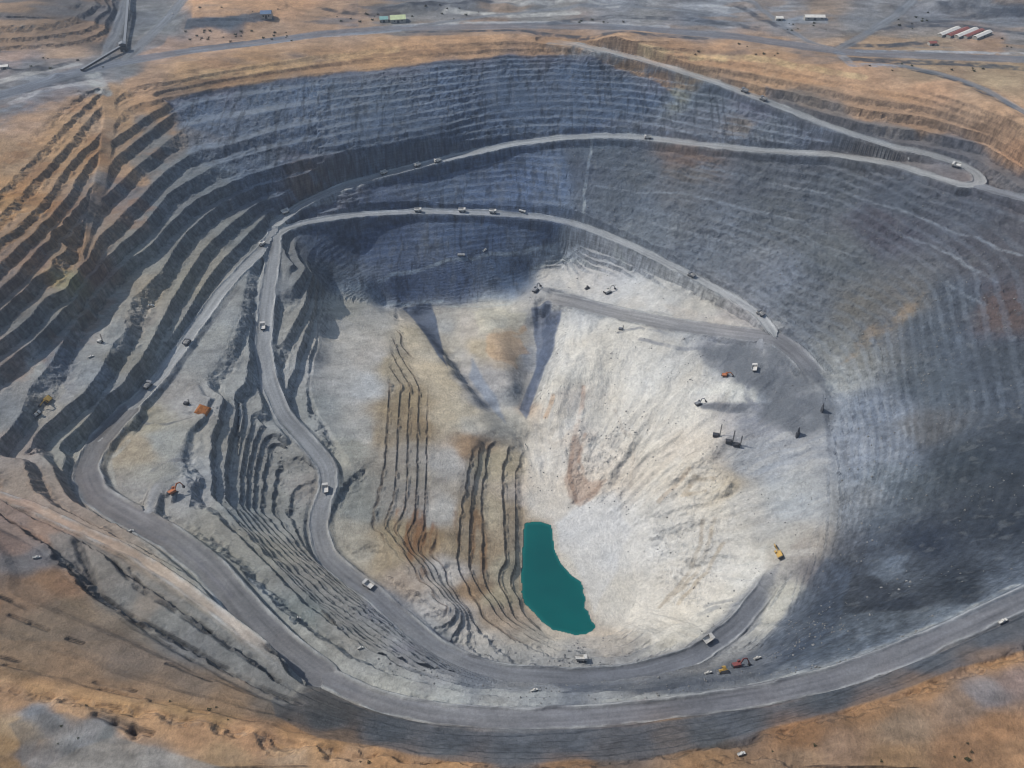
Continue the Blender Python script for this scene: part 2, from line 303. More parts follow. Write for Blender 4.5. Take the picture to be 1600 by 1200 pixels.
# rills down the loose slopes
def rills(amp, sc, seed):
    # noise stretched along the fall line: sampled along a direction roughly perpendicular to the slope
    g = np.maximum(SL, 1e-3)
    u = (-gy*X+gx*Y)/g
    return u
ang = np.arctan2(Y-760, X-60)
rill = fbm(ang*520, np.hypot(X-60, Y-760)*0.12, 7, 3, 14)
rillm = poly([(1285,560),(1400,560),(1440,680),(1400,790),(1330,850),(1300,800),(1280,640)], 60, 10, 15)
zf = (ZS+nz*0.8)/5.0; zfr = zf-np.floor(zf); Z += rillm*(np.where(zfr < 0.55, zfr*0.45/0.55, 0.45+(zfr-0.55)*0.55/0.45)-zfr)*5.0*0.22*(1-T*0.5)*np.clip(0.5+1.6*fbm(X, Y, 40, 3, 41), 0, 1)
rill2 = fbm(ang*620+fbm(X, Y, 80, 3, 28)*40, np.hypot(X-60, Y-760)*0.3, 10, 4, 16)
Z += (rill2*0.35+fbm(X, Y, 13, 4, 27, 0.6)*1.6)*right*(1-rillm)
wa = np.arctan2(Y-690, X-55); wr = np.hypot(X-55, Y-690)
wrill = fbm(wa*260+fbm(X, Y, 60, 3, 39)*12, wr*0.22, 9, 4, 40)
wz = white*sstep(0.06, 0.16, SL)*sstep(60, 170, wr)
fan = fbm(wa*75+fbm(X, Y, 90, 2, 43)*8, wr*0.10, 9, 3, 44)
Z += (wrill*0.8+fan*5.5)*wz
hum = poly([(880,680),(1010,660),(960,790),(890,790)], 20, 8, 17)+poly([(1040,740),(1120,700),(1160,780),(1080,800)], 20, 8, 18)+poly([(1000,800),(1140,800),(1120,900),(1080,960),(1040,940)], 30, 10, 18)
Z += hum*(fbm(X, Y, 14, 4, 20)*4.5)

# ------------------------------------------------------------------ carve the roads
RD = np.full(Z.shape, 1e9, np.float32); RW = np.ones(Z.shape, np.float32); RU = np.zeros(Z.shape, np.float32); RZ = np.zeros(Z.shape, np.float32)
RV = np.zeros(Z.shape, np.float32); RI = np.full(Z.shape, -1, np.int16)
for ri, (name, w, P) in enumerate(ROADW):
    plain = name.startswith(('plain', 'ring'))
    s0 = 0.0
    reach = w*0.5+14
    for a, b in zip(P[:-1], P[1:]):
        L = math.hypot(b[0]-a[0], b[1]-a[1])
        ylo, yhi = min(a[1], b[1])-reach, max(a[1], b[1])+reach
        i0, i1 = np.searchsorted(YR, [ylo, yhi])
        if i1 > i0 and L > 1e-6:
            wm0, wm1 = wid(YR[i0]), wid(YR[i1-1])
            xs = [min(a[0], b[0])-reach, max(a[0], b[0])+reach]
            lo_ = min(xs[0]/wm0, xs[0]/wm1); hi_ = max(xs[1]/wm0, xs[1]/wm1)
            j0 = max(0, int((lo_+1)/2*(nx-1))); j1 = min(nx, int((hi_+1)/2*(nx-1))+2)
            if j1 > j0:
                sl = np.s_[i0:i1, j0:j1]
                dx, dy = (b[0]-a[0])/L, (b[1]-a[1])/L
                t = (X[sl]-a[0])*dx+(Y[sl]-a[1])*dy; tc = np.clip(t, 0, L)
                ex = X[sl]-a[0]-tc*dx; ey = Y[sl]-a[1]-tc*dy
                d = np.hypot(ex, ey); nd = d/w
                m = nd < RD[sl]/RW[sl]
                RD[sl] = np.where(m, d, RD[sl]); RW[sl] = np.where(m, w, RW[sl])
                RU[sl] = np.where(m, s0+tc, RU[sl]); RZ[sl] = np.where(m, a[2]+(b[2]-a[2])*tc/L, RZ[sl])
                RV[sl] = np.where(m, np.sign(dx*ey-dy*ex)*d, RV[sl]); RI[sl] = np.where(m, ri, RI[sl])
        s0 += L
plainroad = np.isin(RI, [i for i, r in enumerate(ROADW) if r[0].startswith(('plain', 'ring', 'mound', 'spur'))])
LEN = np.array([sum(math.hypot(b[0]-a[0], b[1]-a[1]) for a, b in zip(P[:-1], P[1:])) for _, _, P in ROADW]+[1e9])
rest = LEN[RI]-RU                    # metres left to the road's last point
fade = np.where(np.isin(RI, [i for i, r in enumerate(ROADW) if r[0] in ('inner', 'floor', 'bench_track', 'mound', 'spur')]), sstep(0, 70, rest+fbm(X, Y, 15, 3, 29)*14), 1.0)
fade = np.where(np.isin(RI, [i for i, r in enumerate(ROADW) if r[0] in ('upper', 'floor')]), fade*sstep(0, 60, RU), fade)
edge = fbm(X, Y, 22, 4, 21, 0.6)*5.0
hw = RW*0.5
onroad = (1-sstep(-1.0, 5.0, RD-hw))*np.where(RI == [r[0] for r in ROADS].index('upper'), 1, sstep(0, 0.5, fade))
zr = np.where(plainroad, Z*0.3+RZ*0.7, RZ)
# only pull to the road height where it is close to the ground there (keeps plain tracks on the plain)
Z = Z*(1-onroad)+zr*onroad
berm = np.exp(-((RD-hw+2.0+edge*0.4)/1.5)**2)*(~plainroad)*(0.75+0.5*fbm(X, Y, 10, 2, 22))*fade
Z += np.clip(berm, 0, 1)*2.2
Z += onroad*(0.12*fbm(X, Y, 5, 2, 23))
# windrow of dumped rock heaps on the floor
heap = poly([(430,1035),(1560,940),(1600,915),(1600,935),(1300,1048),(1000,1095),(700,1092)], 6, 4, 24)
# gully at the near left edge, and trenches cut to read as bench shadow lines
def gash(pts, w, depth):
    global Z
    P = np.array([unproj(px, py, 1.0) for px, py in pts])
    for a, b in zip(P[:-1], P[1:]):
        L = math.hypot(*(b-a)[:2]); dx, dy = (b-a)[:2]/L
        t = np.clip((X-a[0])*dx+(Y-a[1])*dy, 0, L)
        d = np.hypot(X-a[0]-t*dx, Y-a[1]-t*dy)
        Z -= 0.6*depth*np.exp(-(d/w)**2)
gash([(150,1115),(178,1126),(205,1138),(212,1150)], 2.5, 7); gash([(205,1138),(236,1147)], 2.0, 6)
gash([(0,933),(30,945),(60,957)], 1.5, 4); gash([(92,970),(115,977)], 1.5, 5); gash([(150,1064),(215,1080)], 1.5, 4); gash([(232,1085),(258,1090)], 1.5, 4)
gash([(0,1026),(32,1035)], 1.6, 4); gash([(295,1102),(320,1106)], 1.5, 3)
SLIT_SHADE = np.zeros_like(ZS)
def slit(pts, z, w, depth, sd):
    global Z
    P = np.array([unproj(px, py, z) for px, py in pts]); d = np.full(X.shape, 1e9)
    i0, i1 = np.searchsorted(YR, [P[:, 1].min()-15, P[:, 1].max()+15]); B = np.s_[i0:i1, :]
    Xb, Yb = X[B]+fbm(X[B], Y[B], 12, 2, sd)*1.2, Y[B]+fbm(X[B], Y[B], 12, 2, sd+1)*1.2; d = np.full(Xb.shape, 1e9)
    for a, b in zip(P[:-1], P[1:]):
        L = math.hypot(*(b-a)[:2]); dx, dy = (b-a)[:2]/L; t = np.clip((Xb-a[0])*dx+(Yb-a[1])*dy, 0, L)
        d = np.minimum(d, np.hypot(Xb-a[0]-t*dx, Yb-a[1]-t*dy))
    SLIT_SHADE[B] = np.maximum(SLIT_SHADE[B], np.exp(-(d/(w*0.85))**2)*np.clip(0.75+1.3*fbm(X[B], Y[B], 14, 3, sd+2), 0, 1))
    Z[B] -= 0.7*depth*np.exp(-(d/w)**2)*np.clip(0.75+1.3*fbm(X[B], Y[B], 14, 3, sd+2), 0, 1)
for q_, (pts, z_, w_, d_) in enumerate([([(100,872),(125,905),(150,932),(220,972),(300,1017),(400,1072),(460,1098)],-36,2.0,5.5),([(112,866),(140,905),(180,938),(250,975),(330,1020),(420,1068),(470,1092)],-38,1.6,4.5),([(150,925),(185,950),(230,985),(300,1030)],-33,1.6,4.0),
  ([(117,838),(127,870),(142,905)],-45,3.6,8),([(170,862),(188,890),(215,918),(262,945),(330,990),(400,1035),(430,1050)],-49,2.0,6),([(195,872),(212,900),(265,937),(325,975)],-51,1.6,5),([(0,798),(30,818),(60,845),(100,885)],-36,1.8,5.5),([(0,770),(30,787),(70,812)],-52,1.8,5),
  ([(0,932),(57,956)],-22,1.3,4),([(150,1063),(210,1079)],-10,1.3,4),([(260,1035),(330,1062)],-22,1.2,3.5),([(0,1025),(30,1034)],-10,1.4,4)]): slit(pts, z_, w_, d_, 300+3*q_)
def cone(px, py, r, h):
    global Z
    x, y, _ = unproj(px, py, 5.0); d = np.hypot(X-x, (Y-y))*(1+0.25*WARP[2])
    Z += np.clip(1-d/r, 0, None)*h
for a_ in ((640,12,34,9),(672,9,28,8),(705,13,30,7),(745,6,36,10),(790,10,26,6),(830,4,34,8),(1465,14,30,8),(1500,8,34,10),(1545,10,30,8),(1585,6,36,10),(1390,12,26,6),(905,4,40,9),(985,3,34,8),(548,12,26,6),(1180,6,30,7),(20,120,18,5),(60,112,16,4),(90,124,14,4)): cone(*a_)
LAKE_Z = -284.2
lk = poly(lake_poly, 2.0, 0.8, 25)
Z = np.where(lk > 0.5, np.minimum(Z, LAKE_Z-0.8-2*lk), np.where((ZS < -278) & (lk < 0.5), np.maximum(Z, LAKE_Z+0.35), Z))
RXY = (X, Y)
# ------------------------------------------------------------------ rock and soil colours, far wall and stockpile shade included (albedo as sRGB, by place on the ground)
CP_ = """60 30 112 96 80;20 60 118 98 80;150 50 120 100 85;100 20 105 92 80;170 65 110 105 100;220 40 116 119 121;260 40 122 124 124;350 8 208 158 112;450 12 200 150 108;400 14 206 156 110;500 30 155 128 106;550 32 150 128 112;350 35 85 95 105;330 58 175 148 130;250 68 165 140 125;420 48 165 138 115;600 25 120 112 106;700 15 142 140 136;850 15 150 146 135;1000 22 152 152 150;1130 20 162 166 170;1100 32 122 126 130;980 18 160 162 164;1250 38 158 136 112;1290 12 168 140 105;1350 30 132 130 126;1450 15 122 122 124;1380 65 150 130 105;1560 20 128 130 132;1540 62 158 132 112;1450 70 152 135 112;1600 60 140 135 130;1240 30 165 168 170;620 30 130 128 120
20 95 165 140 125;100 85 160 138 118;40 105 125 122 122;60 130 120 124 128;0 165 122 126 130;140 118 118 122 125;200 112 122 124 124;40 165 130 128 128;100 150 150 130 118
300 120 188 145 92;220 130 168 132 100;180 145 165 135 100;400 108 192 146 90;350 115 195 140 85;500 95 195 146 92;600 88 198 150 95;650 80 198 148 96;750 72 208 158 108;850 75 202 152 105;900 72 205 158 110;1000 65 205 160 115;1050 92 190 138 88;1150 85 200 154 112;1250 110 195 152 110;1350 130 190 146 106;1450 140 195 148 108;1550 165 185 148 112;1350 165 155 125 98;1450 185 155 125 98;1550 205 165 128 95;1600 235 168 122 85;1620 200 170 140 110;1450 110 165 145 115;1560 120 165 148 115;1200 75 190 150 110
1250 150 128 118 108;1200 125 170 138 105;1350 205 118 115 113;1300 180 130 120 110;1500 232 112 112 114;1590 285 115 110 110;1420 215 120 115 110
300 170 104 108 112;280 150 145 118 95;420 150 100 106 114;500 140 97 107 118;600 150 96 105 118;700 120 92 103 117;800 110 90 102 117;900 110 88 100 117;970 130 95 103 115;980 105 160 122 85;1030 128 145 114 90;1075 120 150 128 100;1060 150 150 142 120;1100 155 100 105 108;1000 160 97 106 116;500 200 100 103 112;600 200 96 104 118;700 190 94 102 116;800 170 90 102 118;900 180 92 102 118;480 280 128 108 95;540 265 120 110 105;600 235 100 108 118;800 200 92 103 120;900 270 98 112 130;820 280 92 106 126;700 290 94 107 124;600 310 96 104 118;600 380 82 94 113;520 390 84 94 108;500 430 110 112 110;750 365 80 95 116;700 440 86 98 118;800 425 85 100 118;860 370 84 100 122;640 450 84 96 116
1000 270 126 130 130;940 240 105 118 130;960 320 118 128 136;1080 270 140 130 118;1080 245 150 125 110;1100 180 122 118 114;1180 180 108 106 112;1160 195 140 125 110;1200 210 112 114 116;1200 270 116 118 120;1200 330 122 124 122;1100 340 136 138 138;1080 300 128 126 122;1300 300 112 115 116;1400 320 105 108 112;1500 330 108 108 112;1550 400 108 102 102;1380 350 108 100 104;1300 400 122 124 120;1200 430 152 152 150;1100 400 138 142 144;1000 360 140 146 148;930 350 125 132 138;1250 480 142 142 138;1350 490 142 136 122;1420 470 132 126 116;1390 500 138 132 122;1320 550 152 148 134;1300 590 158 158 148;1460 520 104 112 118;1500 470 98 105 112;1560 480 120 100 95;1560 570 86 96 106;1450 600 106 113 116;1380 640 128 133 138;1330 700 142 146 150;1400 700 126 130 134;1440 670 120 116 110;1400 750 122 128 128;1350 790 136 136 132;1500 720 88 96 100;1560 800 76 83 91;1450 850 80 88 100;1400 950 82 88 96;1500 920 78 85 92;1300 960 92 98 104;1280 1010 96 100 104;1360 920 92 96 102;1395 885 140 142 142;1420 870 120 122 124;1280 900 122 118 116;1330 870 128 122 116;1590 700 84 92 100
880 430 182 183 183;940 430 188 188 188;1000 460 192 193 192;1100 485 182 180 174;1050 450 178 180 180;950 400 165 168 170;1150 500 184 178 172;880 390 155 160 162;900 500 180 180 178;960 520 192 192 188;1050 530 176 177 176;900 580 196 196 191;1000 600 200 198 191;1100 580 168 170 170;1050 640 198 196 190;1150 560 152 154 156;1130 545 158 158 158;1200 620 140 145 148;1240 640 150 150 150;1200 560 140 142 145;1160 615 202 202 196;1100 615 190 190 188;1130 650 176 174 174;1180 655 140 142 146;1280 640 142 146 148;950 650 184 180 172;890 620 196 184 172;905 690 180 164 152;915 755 178 160 146;940 740 184 170 158;870 720 192 188 184;960 700 194 186 178;1000 690 200 198 192;1060 700 186 176 166;1095 745 182 172 156;1120 770 180 166 140;1180 720 158 162 166;1230 780 166 169 169;1150 790 178 178 176;1000 850 200 200 200;950 850 204 204 204;930 800 202 202 202;1050 815 188 182 172;1000 940 196 192 184;1070 900 192 184 172;1110 850 170 166 160;1150 880 200 198 192;1190 830 172 170 164;1220 850 180 176 166;1120 960 196 195 190;1060 990 194 192 186;1230 940 182 180 170;1215 975 180 178 168;1250 860 160 152 140;860 650 198 186 168;895 515 190 190 186;885 560 194 192 186;870 590 192 190 182;850 620 192 186 174;905 540 196 195 190;830 780 186 176 164;870 790 194 182 168
740 510 182 175 164;765 500 186 184 174;790 530 182 170 150;790 560 180 166 146;755 545 178 165 140;770 590 168 164 158;800 625 160 160 156;830 560 150 150 148;850 500 165 164 160;865 550 180 177 170;880 505 178 177 172;655 498 165 158 146;670 520 172 164 148;690 555 176 168 152;690 510 160 158 152;720 560 172 168 160;730 590 170 166 160;760 620 162 160 156;790 660 178 174 162;835 640 180 160 138
530 520 174 172 167;560 600 174 174 172;580 560 176 172 166;560 680 170 170 167;540 480 172 170 160;590 500 168 166 160;520 580 166 166 164;660 520 190 178 154;680 580 192 180 158;700 650 194 182 160;730 640 192 182 162;700 600 192 180 158;700 720 178 174 168;690 800 180 178 174;700 890 182 178 174;740 660 186 180 166;620 640 162 142 110;640 620 172 152 118;655 660 160 138 105;610 570 172 158 132;600 680 160 146 124;625 720 158 150 138;650 745 160 152 138;615 770 152 148 140;645 850 166 140 105;665 840 160 136 100;625 835 168 150 118;640 780 158 150 140;735 700 170 140 105;735 800 165 142 108;742 860 164 146 118;725 850 164 146 118;770 720 186 172 142;770 800 188 174 146;790 890 186 178 156;780 930 180 170 145;806 800 170 150 120;850 1003 186 178 164;950 1000 192 180 164;780 960 178 160 138;740 920 160 135 105;700 950 176 172 168;720 980 178 174 168
450 720 142 140 133;430 780 142 141 133;470 820 142 140 132;480 760 150 145 138;380 800 132 136 134;370 600 152 152 147;340 560 148 148 144;360 520 152 152 146;300 620 152 150 147;250 690 156 156 149;250 740 155 152 142;210 700 165 152 130;225 660 160 152 132;300 720 160 160 157;290 770 156 155 153;220 780 150 146 140;500 900 140 138 132;540 940 142 140 134;570 985 142 140 134;640 905 165 152 138;600 870 165 150 125;550 860 168 162 148;530 830 160 155 142;650 985 150 150 148;600 950 140 140 142;740 1005 176 172 164;500 1005 136 136 131;400 870 142 140 130;340 820 148 146 138;580 1035 156 157 154;540 1020 150 150 146;460 950 125 132 130;680 1060 158 157 156;540 760 130 133 130;560 790 135 137 132;540 700 160 160 152;480 640 150 152 148;460 500 150 148 140;390 430 142 144 142;350 490 142 143 140;425 440 128 130 130;650 1020 130 130 134;690 1000 150 152 150
50 190 158 132 112;100 200 155 124 88;30 250 165 136 100;90 240 168 132 86;20 300 172 132 80;50 320 165 128 85;60 350 158 122 84;60 400 146 114 92;20 440 132 114 102;90 400 150 122 90;120 330 150 125 105;110 260 168 130 85;130 225 158 125 88;165 200 148 132 114;150 280 138 128 118;150 330 135 125 115;200 190 150 124 88;230 165 175 134 92;230 220 118 118 114;220 190 130 120 110;280 260 116 120 120;180 330 134 120 110;170 300 120 115 112;220 400 138 136 126;140 420 148 118 100;100 470 126 122 112;60 500 118 118 116;20 560 135 122 112;180 470 150 146 136;220 500 156 148 136;235 450 150 140 122;170 520 154 155 152;150 580 144 148 150;100 600 144 144 145;50 565 162 161 155;60 640 154 148 138;30 690 152 140 132;100 690 152 150 140;40 750 154 138 124;80 790 158 140 126;10 640 120 124 128;250 520 150 148 138;290 440 145 140 125;320 400 140 135 122;260 370 125 125 120;300 330 112 115 116;260 330 118 120 118;200 360 130 125 115;330 280 108 114 116;400 250 104 110 116;400 300 104 110 116;380 360 112 116 115;130 380 140 120 100;100 430 145 140 105;75 560 120 124 130;140 620 140 140 136;190 560 130 126 115;60 450 128 118 108
60 815 168 138 118;30 800 155 132 120;150 842 168 148 130;220 880 158 146 132;250 910 152 144 132;320 945 146 146 139;260 960 140 140 132;300 870 148 148 138;360 960 148 150 146;380 1010 128 132 132;440 1060 118 122 124;160 890 145 132 118;190 930 135 132 126;225 935 160 132 95;300 1000 125 126 126
30 850 142 122 112;60 870 126 124 127;30 880 125 124 126;100 910 160 126 96;70 910 155 122 90;30 930 152 118 82;100 960 138 122 100;50 1000 138 124 103;150 1000 136 124 110;200 1040 132 122 112;300 1070 130 119 108;100 1050 152 118 78;40 1045 140 115 80;50 1078 195 150 98;130 1085 195 148 92;200 1095 190 145 88;350 1112 182 140 82;280 1100 186 145 88;100 1108 204 162 120;20 1090 190 148 108;250 1125 205 158 110;300 1140 204 155 108;380 1140 200 150 100;200 1150 175 145 120;450 1150 198 144 82;520 1160 192 140 78;560 1185 194 154 114;450 1180 185 150 112;350 1185 178 145 104;230 1185 165 162 158;170 1180 160 157 155;120 1165 150 150 150;150 1140 150 148 148;80 1125 116 120 127;50 1115 120 122 126;170 1148 105 114 118;30 1140 195 170 135;10 1165 180 145 95;40 1180 130 120 115;20 1195 150 118 75;70 1190 150 145 142;400 1160 190 140 95;600 1185 190 140 85;700 1193 186 138 84
500 1125 96 99 99;420 1105 125 118 108;600 1145 98 101 102;700 1165 102 104 107;820 1165 108 110 112;900 1160 106 109 113;1000 1155 112 106 104;1040 1150 140 115 90;950 1180 120 108 98;1150 1125 90 93 98;1100 1150 98 98 96;1300 1088 78 85 92;1450 1035 78 85 94;1550 990 84 88 95;1620 960 80 85 92
900 1197 180 132 84;1100 1185 188 142 90;1250 1150 188 130 72;1350 1108 182 132 80;1450 1070 180 130 76;1560 1028 180 132 78;1300 1172 168 138 114;1400 1142 162 140 116;1500 1100 152 128 108;1590 1060 142 122 112;1540 1085 130 122 118;1560 1140 184 128 72;1500 1180 190 136 84;1400 1192 184 144 98;1600 1180 190 138 86;1250 1190 172 142 112
850 1085 152 154 152;700 1088 170 170 164;620 1070 168 168 162;770 1088 165 164 158;950 1078 142 144 144;1050 1065 98 102 108;900 1075 100 106 114;740 1068 104 110 118;1200 1020 112 113 114;1100 1075 108 110 114;1150 1050 106 108 112;820 1042 150 148 142;900 1035 150 146 138;1000 1035 150 148 144;1250 1060 118 120 122;1400 1010 140 142 142;1500 965 146 147 146;1580 922 150 152 152;1330 1035 130 132 132"""
A_ = np.array([[float(v) for v in s.split()] for s in CP_.replace('\n', ';').split(';') if s.strip()])
def lin(c):
    c = np.asarray(c, float)/255.0
    return np.where(c < 0.04045, c/12.92, ((c+0.055)/1.055)**2.4)
AC = lin(A_[:, 2:])
g = 3
gi = np.unique(np.concatenate([np.arange(0, ny, g), [ny-1]])); gj = np.unique(np.concatenate([np.arange(0, nx, g), [nx-1]]))
gX, gY = X[np.ix_(gi, gj)], Y[np.ix_(gi, gj)]
wx = PX[np.ix_(gi, gj)]+fbm(gX, gY, 55, 4, 31, 0.65)*16; wy = PY[np.ix_(gi, gj)]+fbm(gX, gY, 55, 4, 32, 0.65)*9
Cc = np.zeros(gX.shape+(3,)).reshape(-1, 3); fx_, fy_ = wx.ravel(), wy.ravel()
for i in range(0, fx_.size, 8000):
    d2 = (fx_[i:i+8000, None]-A_[None, :, 0])**2+(1.5*(fy_[i:i+8000, None]-A_[None, :, 1]))**2+30
    w = d2**-2.2
    Cc[i:i+8000] = (w@AC)/w.sum(1)[:, None]
Cc = Cc.reshape(gX.shape+(3,))
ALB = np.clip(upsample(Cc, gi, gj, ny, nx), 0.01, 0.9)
def tint(mask, rgb, amt=1.0):
    global ALB
    m = (mask*amt)[..., None]; ALB = ALB*(1-m)+lin(rgb)*m
lum = ALB.mean(-1, keepdims=True)
orange = np.clip((ALB[..., 0]-ALB[..., 2])/(ALB.max(-1)+1e-6)-0.25, 0, 1)[..., None]
ALB = ALB+(lum-ALB)*(0.05+0.25*right[..., None]); ALB *= 1-0.06*np.clip(orange*2, 0, 1)
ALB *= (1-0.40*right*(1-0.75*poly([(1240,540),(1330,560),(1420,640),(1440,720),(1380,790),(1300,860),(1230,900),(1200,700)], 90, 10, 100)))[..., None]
tint(white*poly([(860,490),(1000,520),(1090,560),(1130,640),(1110,720),(1180,850),(1190,900),(1080,1000),(930,990),(820,820),(815,700)], 40, 10, 102), (211,208,200), 0.6)
tint(poly([(-20,98),(180,84),(205,112),(150,146),(-20,190)], 8, 6, 103), (116,120,125), 0.55)
tint(poly([(560,-20),(1640,-20),(1640,60),(1420,58),(1200,44),(900,34),(640,34)], 10, 6, 104), (126,130,135), 0.42)
# crisp-edged patches of one colour
tint(poly([(258,157),(330,140),(400,130),(500,116),(600,107),(700,95),(800,86),(925,84),(940,98),(1030,128),(1060,155),(900,200),(500,240),(300,200)], 5, 3, 41), (95,106,118), 0.8)
tint(poly([(300,0),(480,-4),(470,16),(400,24),(300,26)], 4, 2, 42), (210,160,114), 0.8)
tint(poly([(292,28),(340,26),(425,16),(428,32),(340,40),(288,46)], 3, 2, 43), (88,97,106), 0.9)  # shadow side of the stockpile, its shade put into the albedo
tint(poly([(830,480),(878,484),(866,540),(845,600),(822,655),(812,640),(838,575),(835,520)], 3, 2, 44), (96,106,122), 0.85)  # dark blue-grey wedge down the right chute
tint(poly([(846,484),(876,486),(862,545),(838,610),(826,650),(818,640),(836,580),(848,530)], 3, 2, 44), (78,88,106), 0.6)
tint(poly([(630,482),(672,472),(682,500),(695,560),(700,575),(680,548),(655,510)], 2.5, 1.5, 45), (80,92,110), 0.9)
tint(poly([(738,560),(775,620),(790,660),(768,640),(735,590)], 6, 3, 46), (128,138,150), 0.7)
tint(poly([(775,510),(815,505),(822,555),(800,572),(765,552)], 8, 14, 47), (196,158,114), 0.5)
tint(poly([(738,485),(820,486),(815,520),(745,525)], 6, 8, 70), (190,186,170), 0.6)
tint(poly([(1040,478),(1090,484),(1170,505),(1195,515),(1060,502)], 8, 3, 48), (186,180,172), 0.6)
tint(poly([(1140,600),(1185,604),(1180,622),(1100,618),(1060,612)], 6, 3, 49), (206,206,200), 0.7)
tint(poly([(870,815),(900,790),(960,765),(985,830),(960,900),(925,960),(905,890),(880,860)], 10, 5, 50), (206,206,205), 0.7)
tint(poly([(1000,1025),(1100,955),(1170,880),(1200,850),(1195,900),(1150,950),(1090,1010)], 8, 4, 51), (202,201,195), 0.7)
tint(poly([(120,1170),(180,1150),(260,1175),(360,1200),(60,1210)], 5, 3, 52), (160,154,146), 0.8)
tint(poly([(10,1130),(50,1118),(110,1112),(180,1140),(215,1160),(190,1165),(120,1150),(60,1155),(40,1190),(30,1200),(30,1160)], 6, 4, 53), (124,122,120), 0.6)
tint(poly([(1370,895),(1390,868),(1425,868),(1415,890),(1385,915)], 6, 4, 54), (150,150,147), 0.45)
tint(poly([(180,0),(205,-5),(290,-5),(255,70),(200,90),(180,60)], 5, 2, 55), (120,123,124), 0.7)
tint(poly([(1030,5),(1140,8),(1135,25),(1080,14)], 4, 3, 56), (172,175,178), 0.7)
tint(poly([(1200,26),(1290,28),(1292,36),(1210,36)], 4, 3, 57), (165,172,178), 0.7)
tint(poly([(55,612),(95,590),(100,602),(70,640),(40,660)], 4, 3, 58), (170,165,155), 0.6)
tint(heap, (160,162,160), 0.35*1.0)
tint(poly([(884,748),(890,702),(903,685),(910,700),(906,735),(922,752),(945,752),(935,772),(905,790),(888,775)], 6, 5, 71), (158,132,112), 0.6)
tint(poly([(1090,633),(1200,628),(1290,622),(1295,650),(1200,645),(1100,642)], 6, 3, 72), (108,111,115), 0.95)
tint(poly([(1085,538),(1215,535),(1270,575),(1302,640),(1290,668),(1235,672),(1185,655),(1195,615),(1140,592),(1100,565)], 22, 10, 73)*np.clip(0.75+0.9*fbm(X, Y, 26, 4, 101), 0, 1), (112,116,120), 0.95)
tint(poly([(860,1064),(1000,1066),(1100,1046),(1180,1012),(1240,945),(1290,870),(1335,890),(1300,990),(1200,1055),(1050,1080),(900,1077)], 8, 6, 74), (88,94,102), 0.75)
tint(poly([(1190,128),(1300,180),(1400,207),(1500,218),(1565,242),(1610,285),(1610,310),(1525,272),(1400,230),(1200,158)], 10, 8, 75), (106,104,104), 0.75)
tint(poly([(0,895),(90,930),(250,1030),(480,1125),(470,1140),(250,1095),(100,1068),(0,1040)], 16, 8, 76), (132,119,107), 0.55)
tint(poly([(500,300),(600,274),(800,228),(900,218),(900,214),(800,222),(700,242),(560,275)], 3, 1, 77), (150,152,150), 0.6)
tint(poly([(420,1090),(500,1075),(580,1112),(680,1136),(800,1144),(1000,1134),(1200,1106),(1300,1082),(1400,1046),(1500,1000),(1640,940),(1640,1000),(1500,1044),(1400,1082),(1300,1113),(1200,1141),(1100,1164),(1000,1182),(900,1189),(800,1193),(700,1185),(600,1170),(500,1151),(430,1120)], 4, 4, 85), (92,96,101), 0.72)
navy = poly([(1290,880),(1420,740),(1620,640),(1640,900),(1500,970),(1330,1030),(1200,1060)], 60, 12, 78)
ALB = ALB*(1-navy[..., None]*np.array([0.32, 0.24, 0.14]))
tint(poly([(1446,456),(1432,482),(1352,546),(1300,575),(1330,535),(1400,480)], 14, 14, 86), (150,130,104), 0.45*np.clip(0.6+1.4*fbm(X, Y, 14, 4, 91), 0, 1))
tint(sstep(0.5, 0.6, zfr)*rillm*np.clip(0.7+fbm(X, Y, 20, 3, 90), 0, 1), (168,170,170), 0.28)
tint(sstep(0.05, 0.45, wrill)*wz, (210,208,203), 0.25); tint(sstep(0.1, 0.6, -wrill)*wz, (170,163,152), 0.2)
def seam(pts, w_, rgb, amt, sd):
    P = np.array([hit0(*p) for p in pts])
    i0, i1 = np.searchsorted(YR, [P[:, 1].min()-8-w_, P[:, 1].max()+8+w_]); i1 = max(i1, i0+2)
    xa, xb = P[:, 0].min()-8-w_, P[:, 0].max()+8+w_; wm = (wid(YR[i0]), wid(YR[min(i1, ny-1)]))
    j0 = max(0, int((min(xa/q_ for q_ in wm)+1)/2*nx)-1); j1 = min(nx, int((max(xb/q_ for q_ in wm)+1)/2*nx)+2)
    B = np.s_[i0:i1, j0:j1]; Xb, Yb = X[B], Y[B]; d = np.full(Xb.shape, 1e9)
    wx_ = Xb+fbm(Xb, Yb, 25, 2, sd)*2.5; wy_ = Yb+fbm(Xb, Yb, 25, 2, sd+1)*2.5
    for a, c_ in zip(P[:-1], P[1:]):
        L_ = math.hypot(*(c_-a)); dx, dy = (c_-a)/L_; t_ = np.clip((wx_-a[0])*dx+(wy_-a[1])*dy, 0, L_)
        d = np.minimum(d, np.hypot(wx_-a[0]-t_*dx, wy_-a[1]-t_*dy))
    m_ = ((1-sstep(w_*.5, w_, d))*np.clip(0.75+1.0*fbm(Xb, Yb, 12, 3, sd+2), 0, 1)*amt)[..., None]
    ALB[B] = ALB[B]*(1-m_)+lin(rgb)*m_
def hit0(px, py):
    d = (PX-px)**2+(PY-py)**2; i, j = np.unravel_index(np.argmin(d), d.shape); return np.array([X[i, j], Y[i, j]])
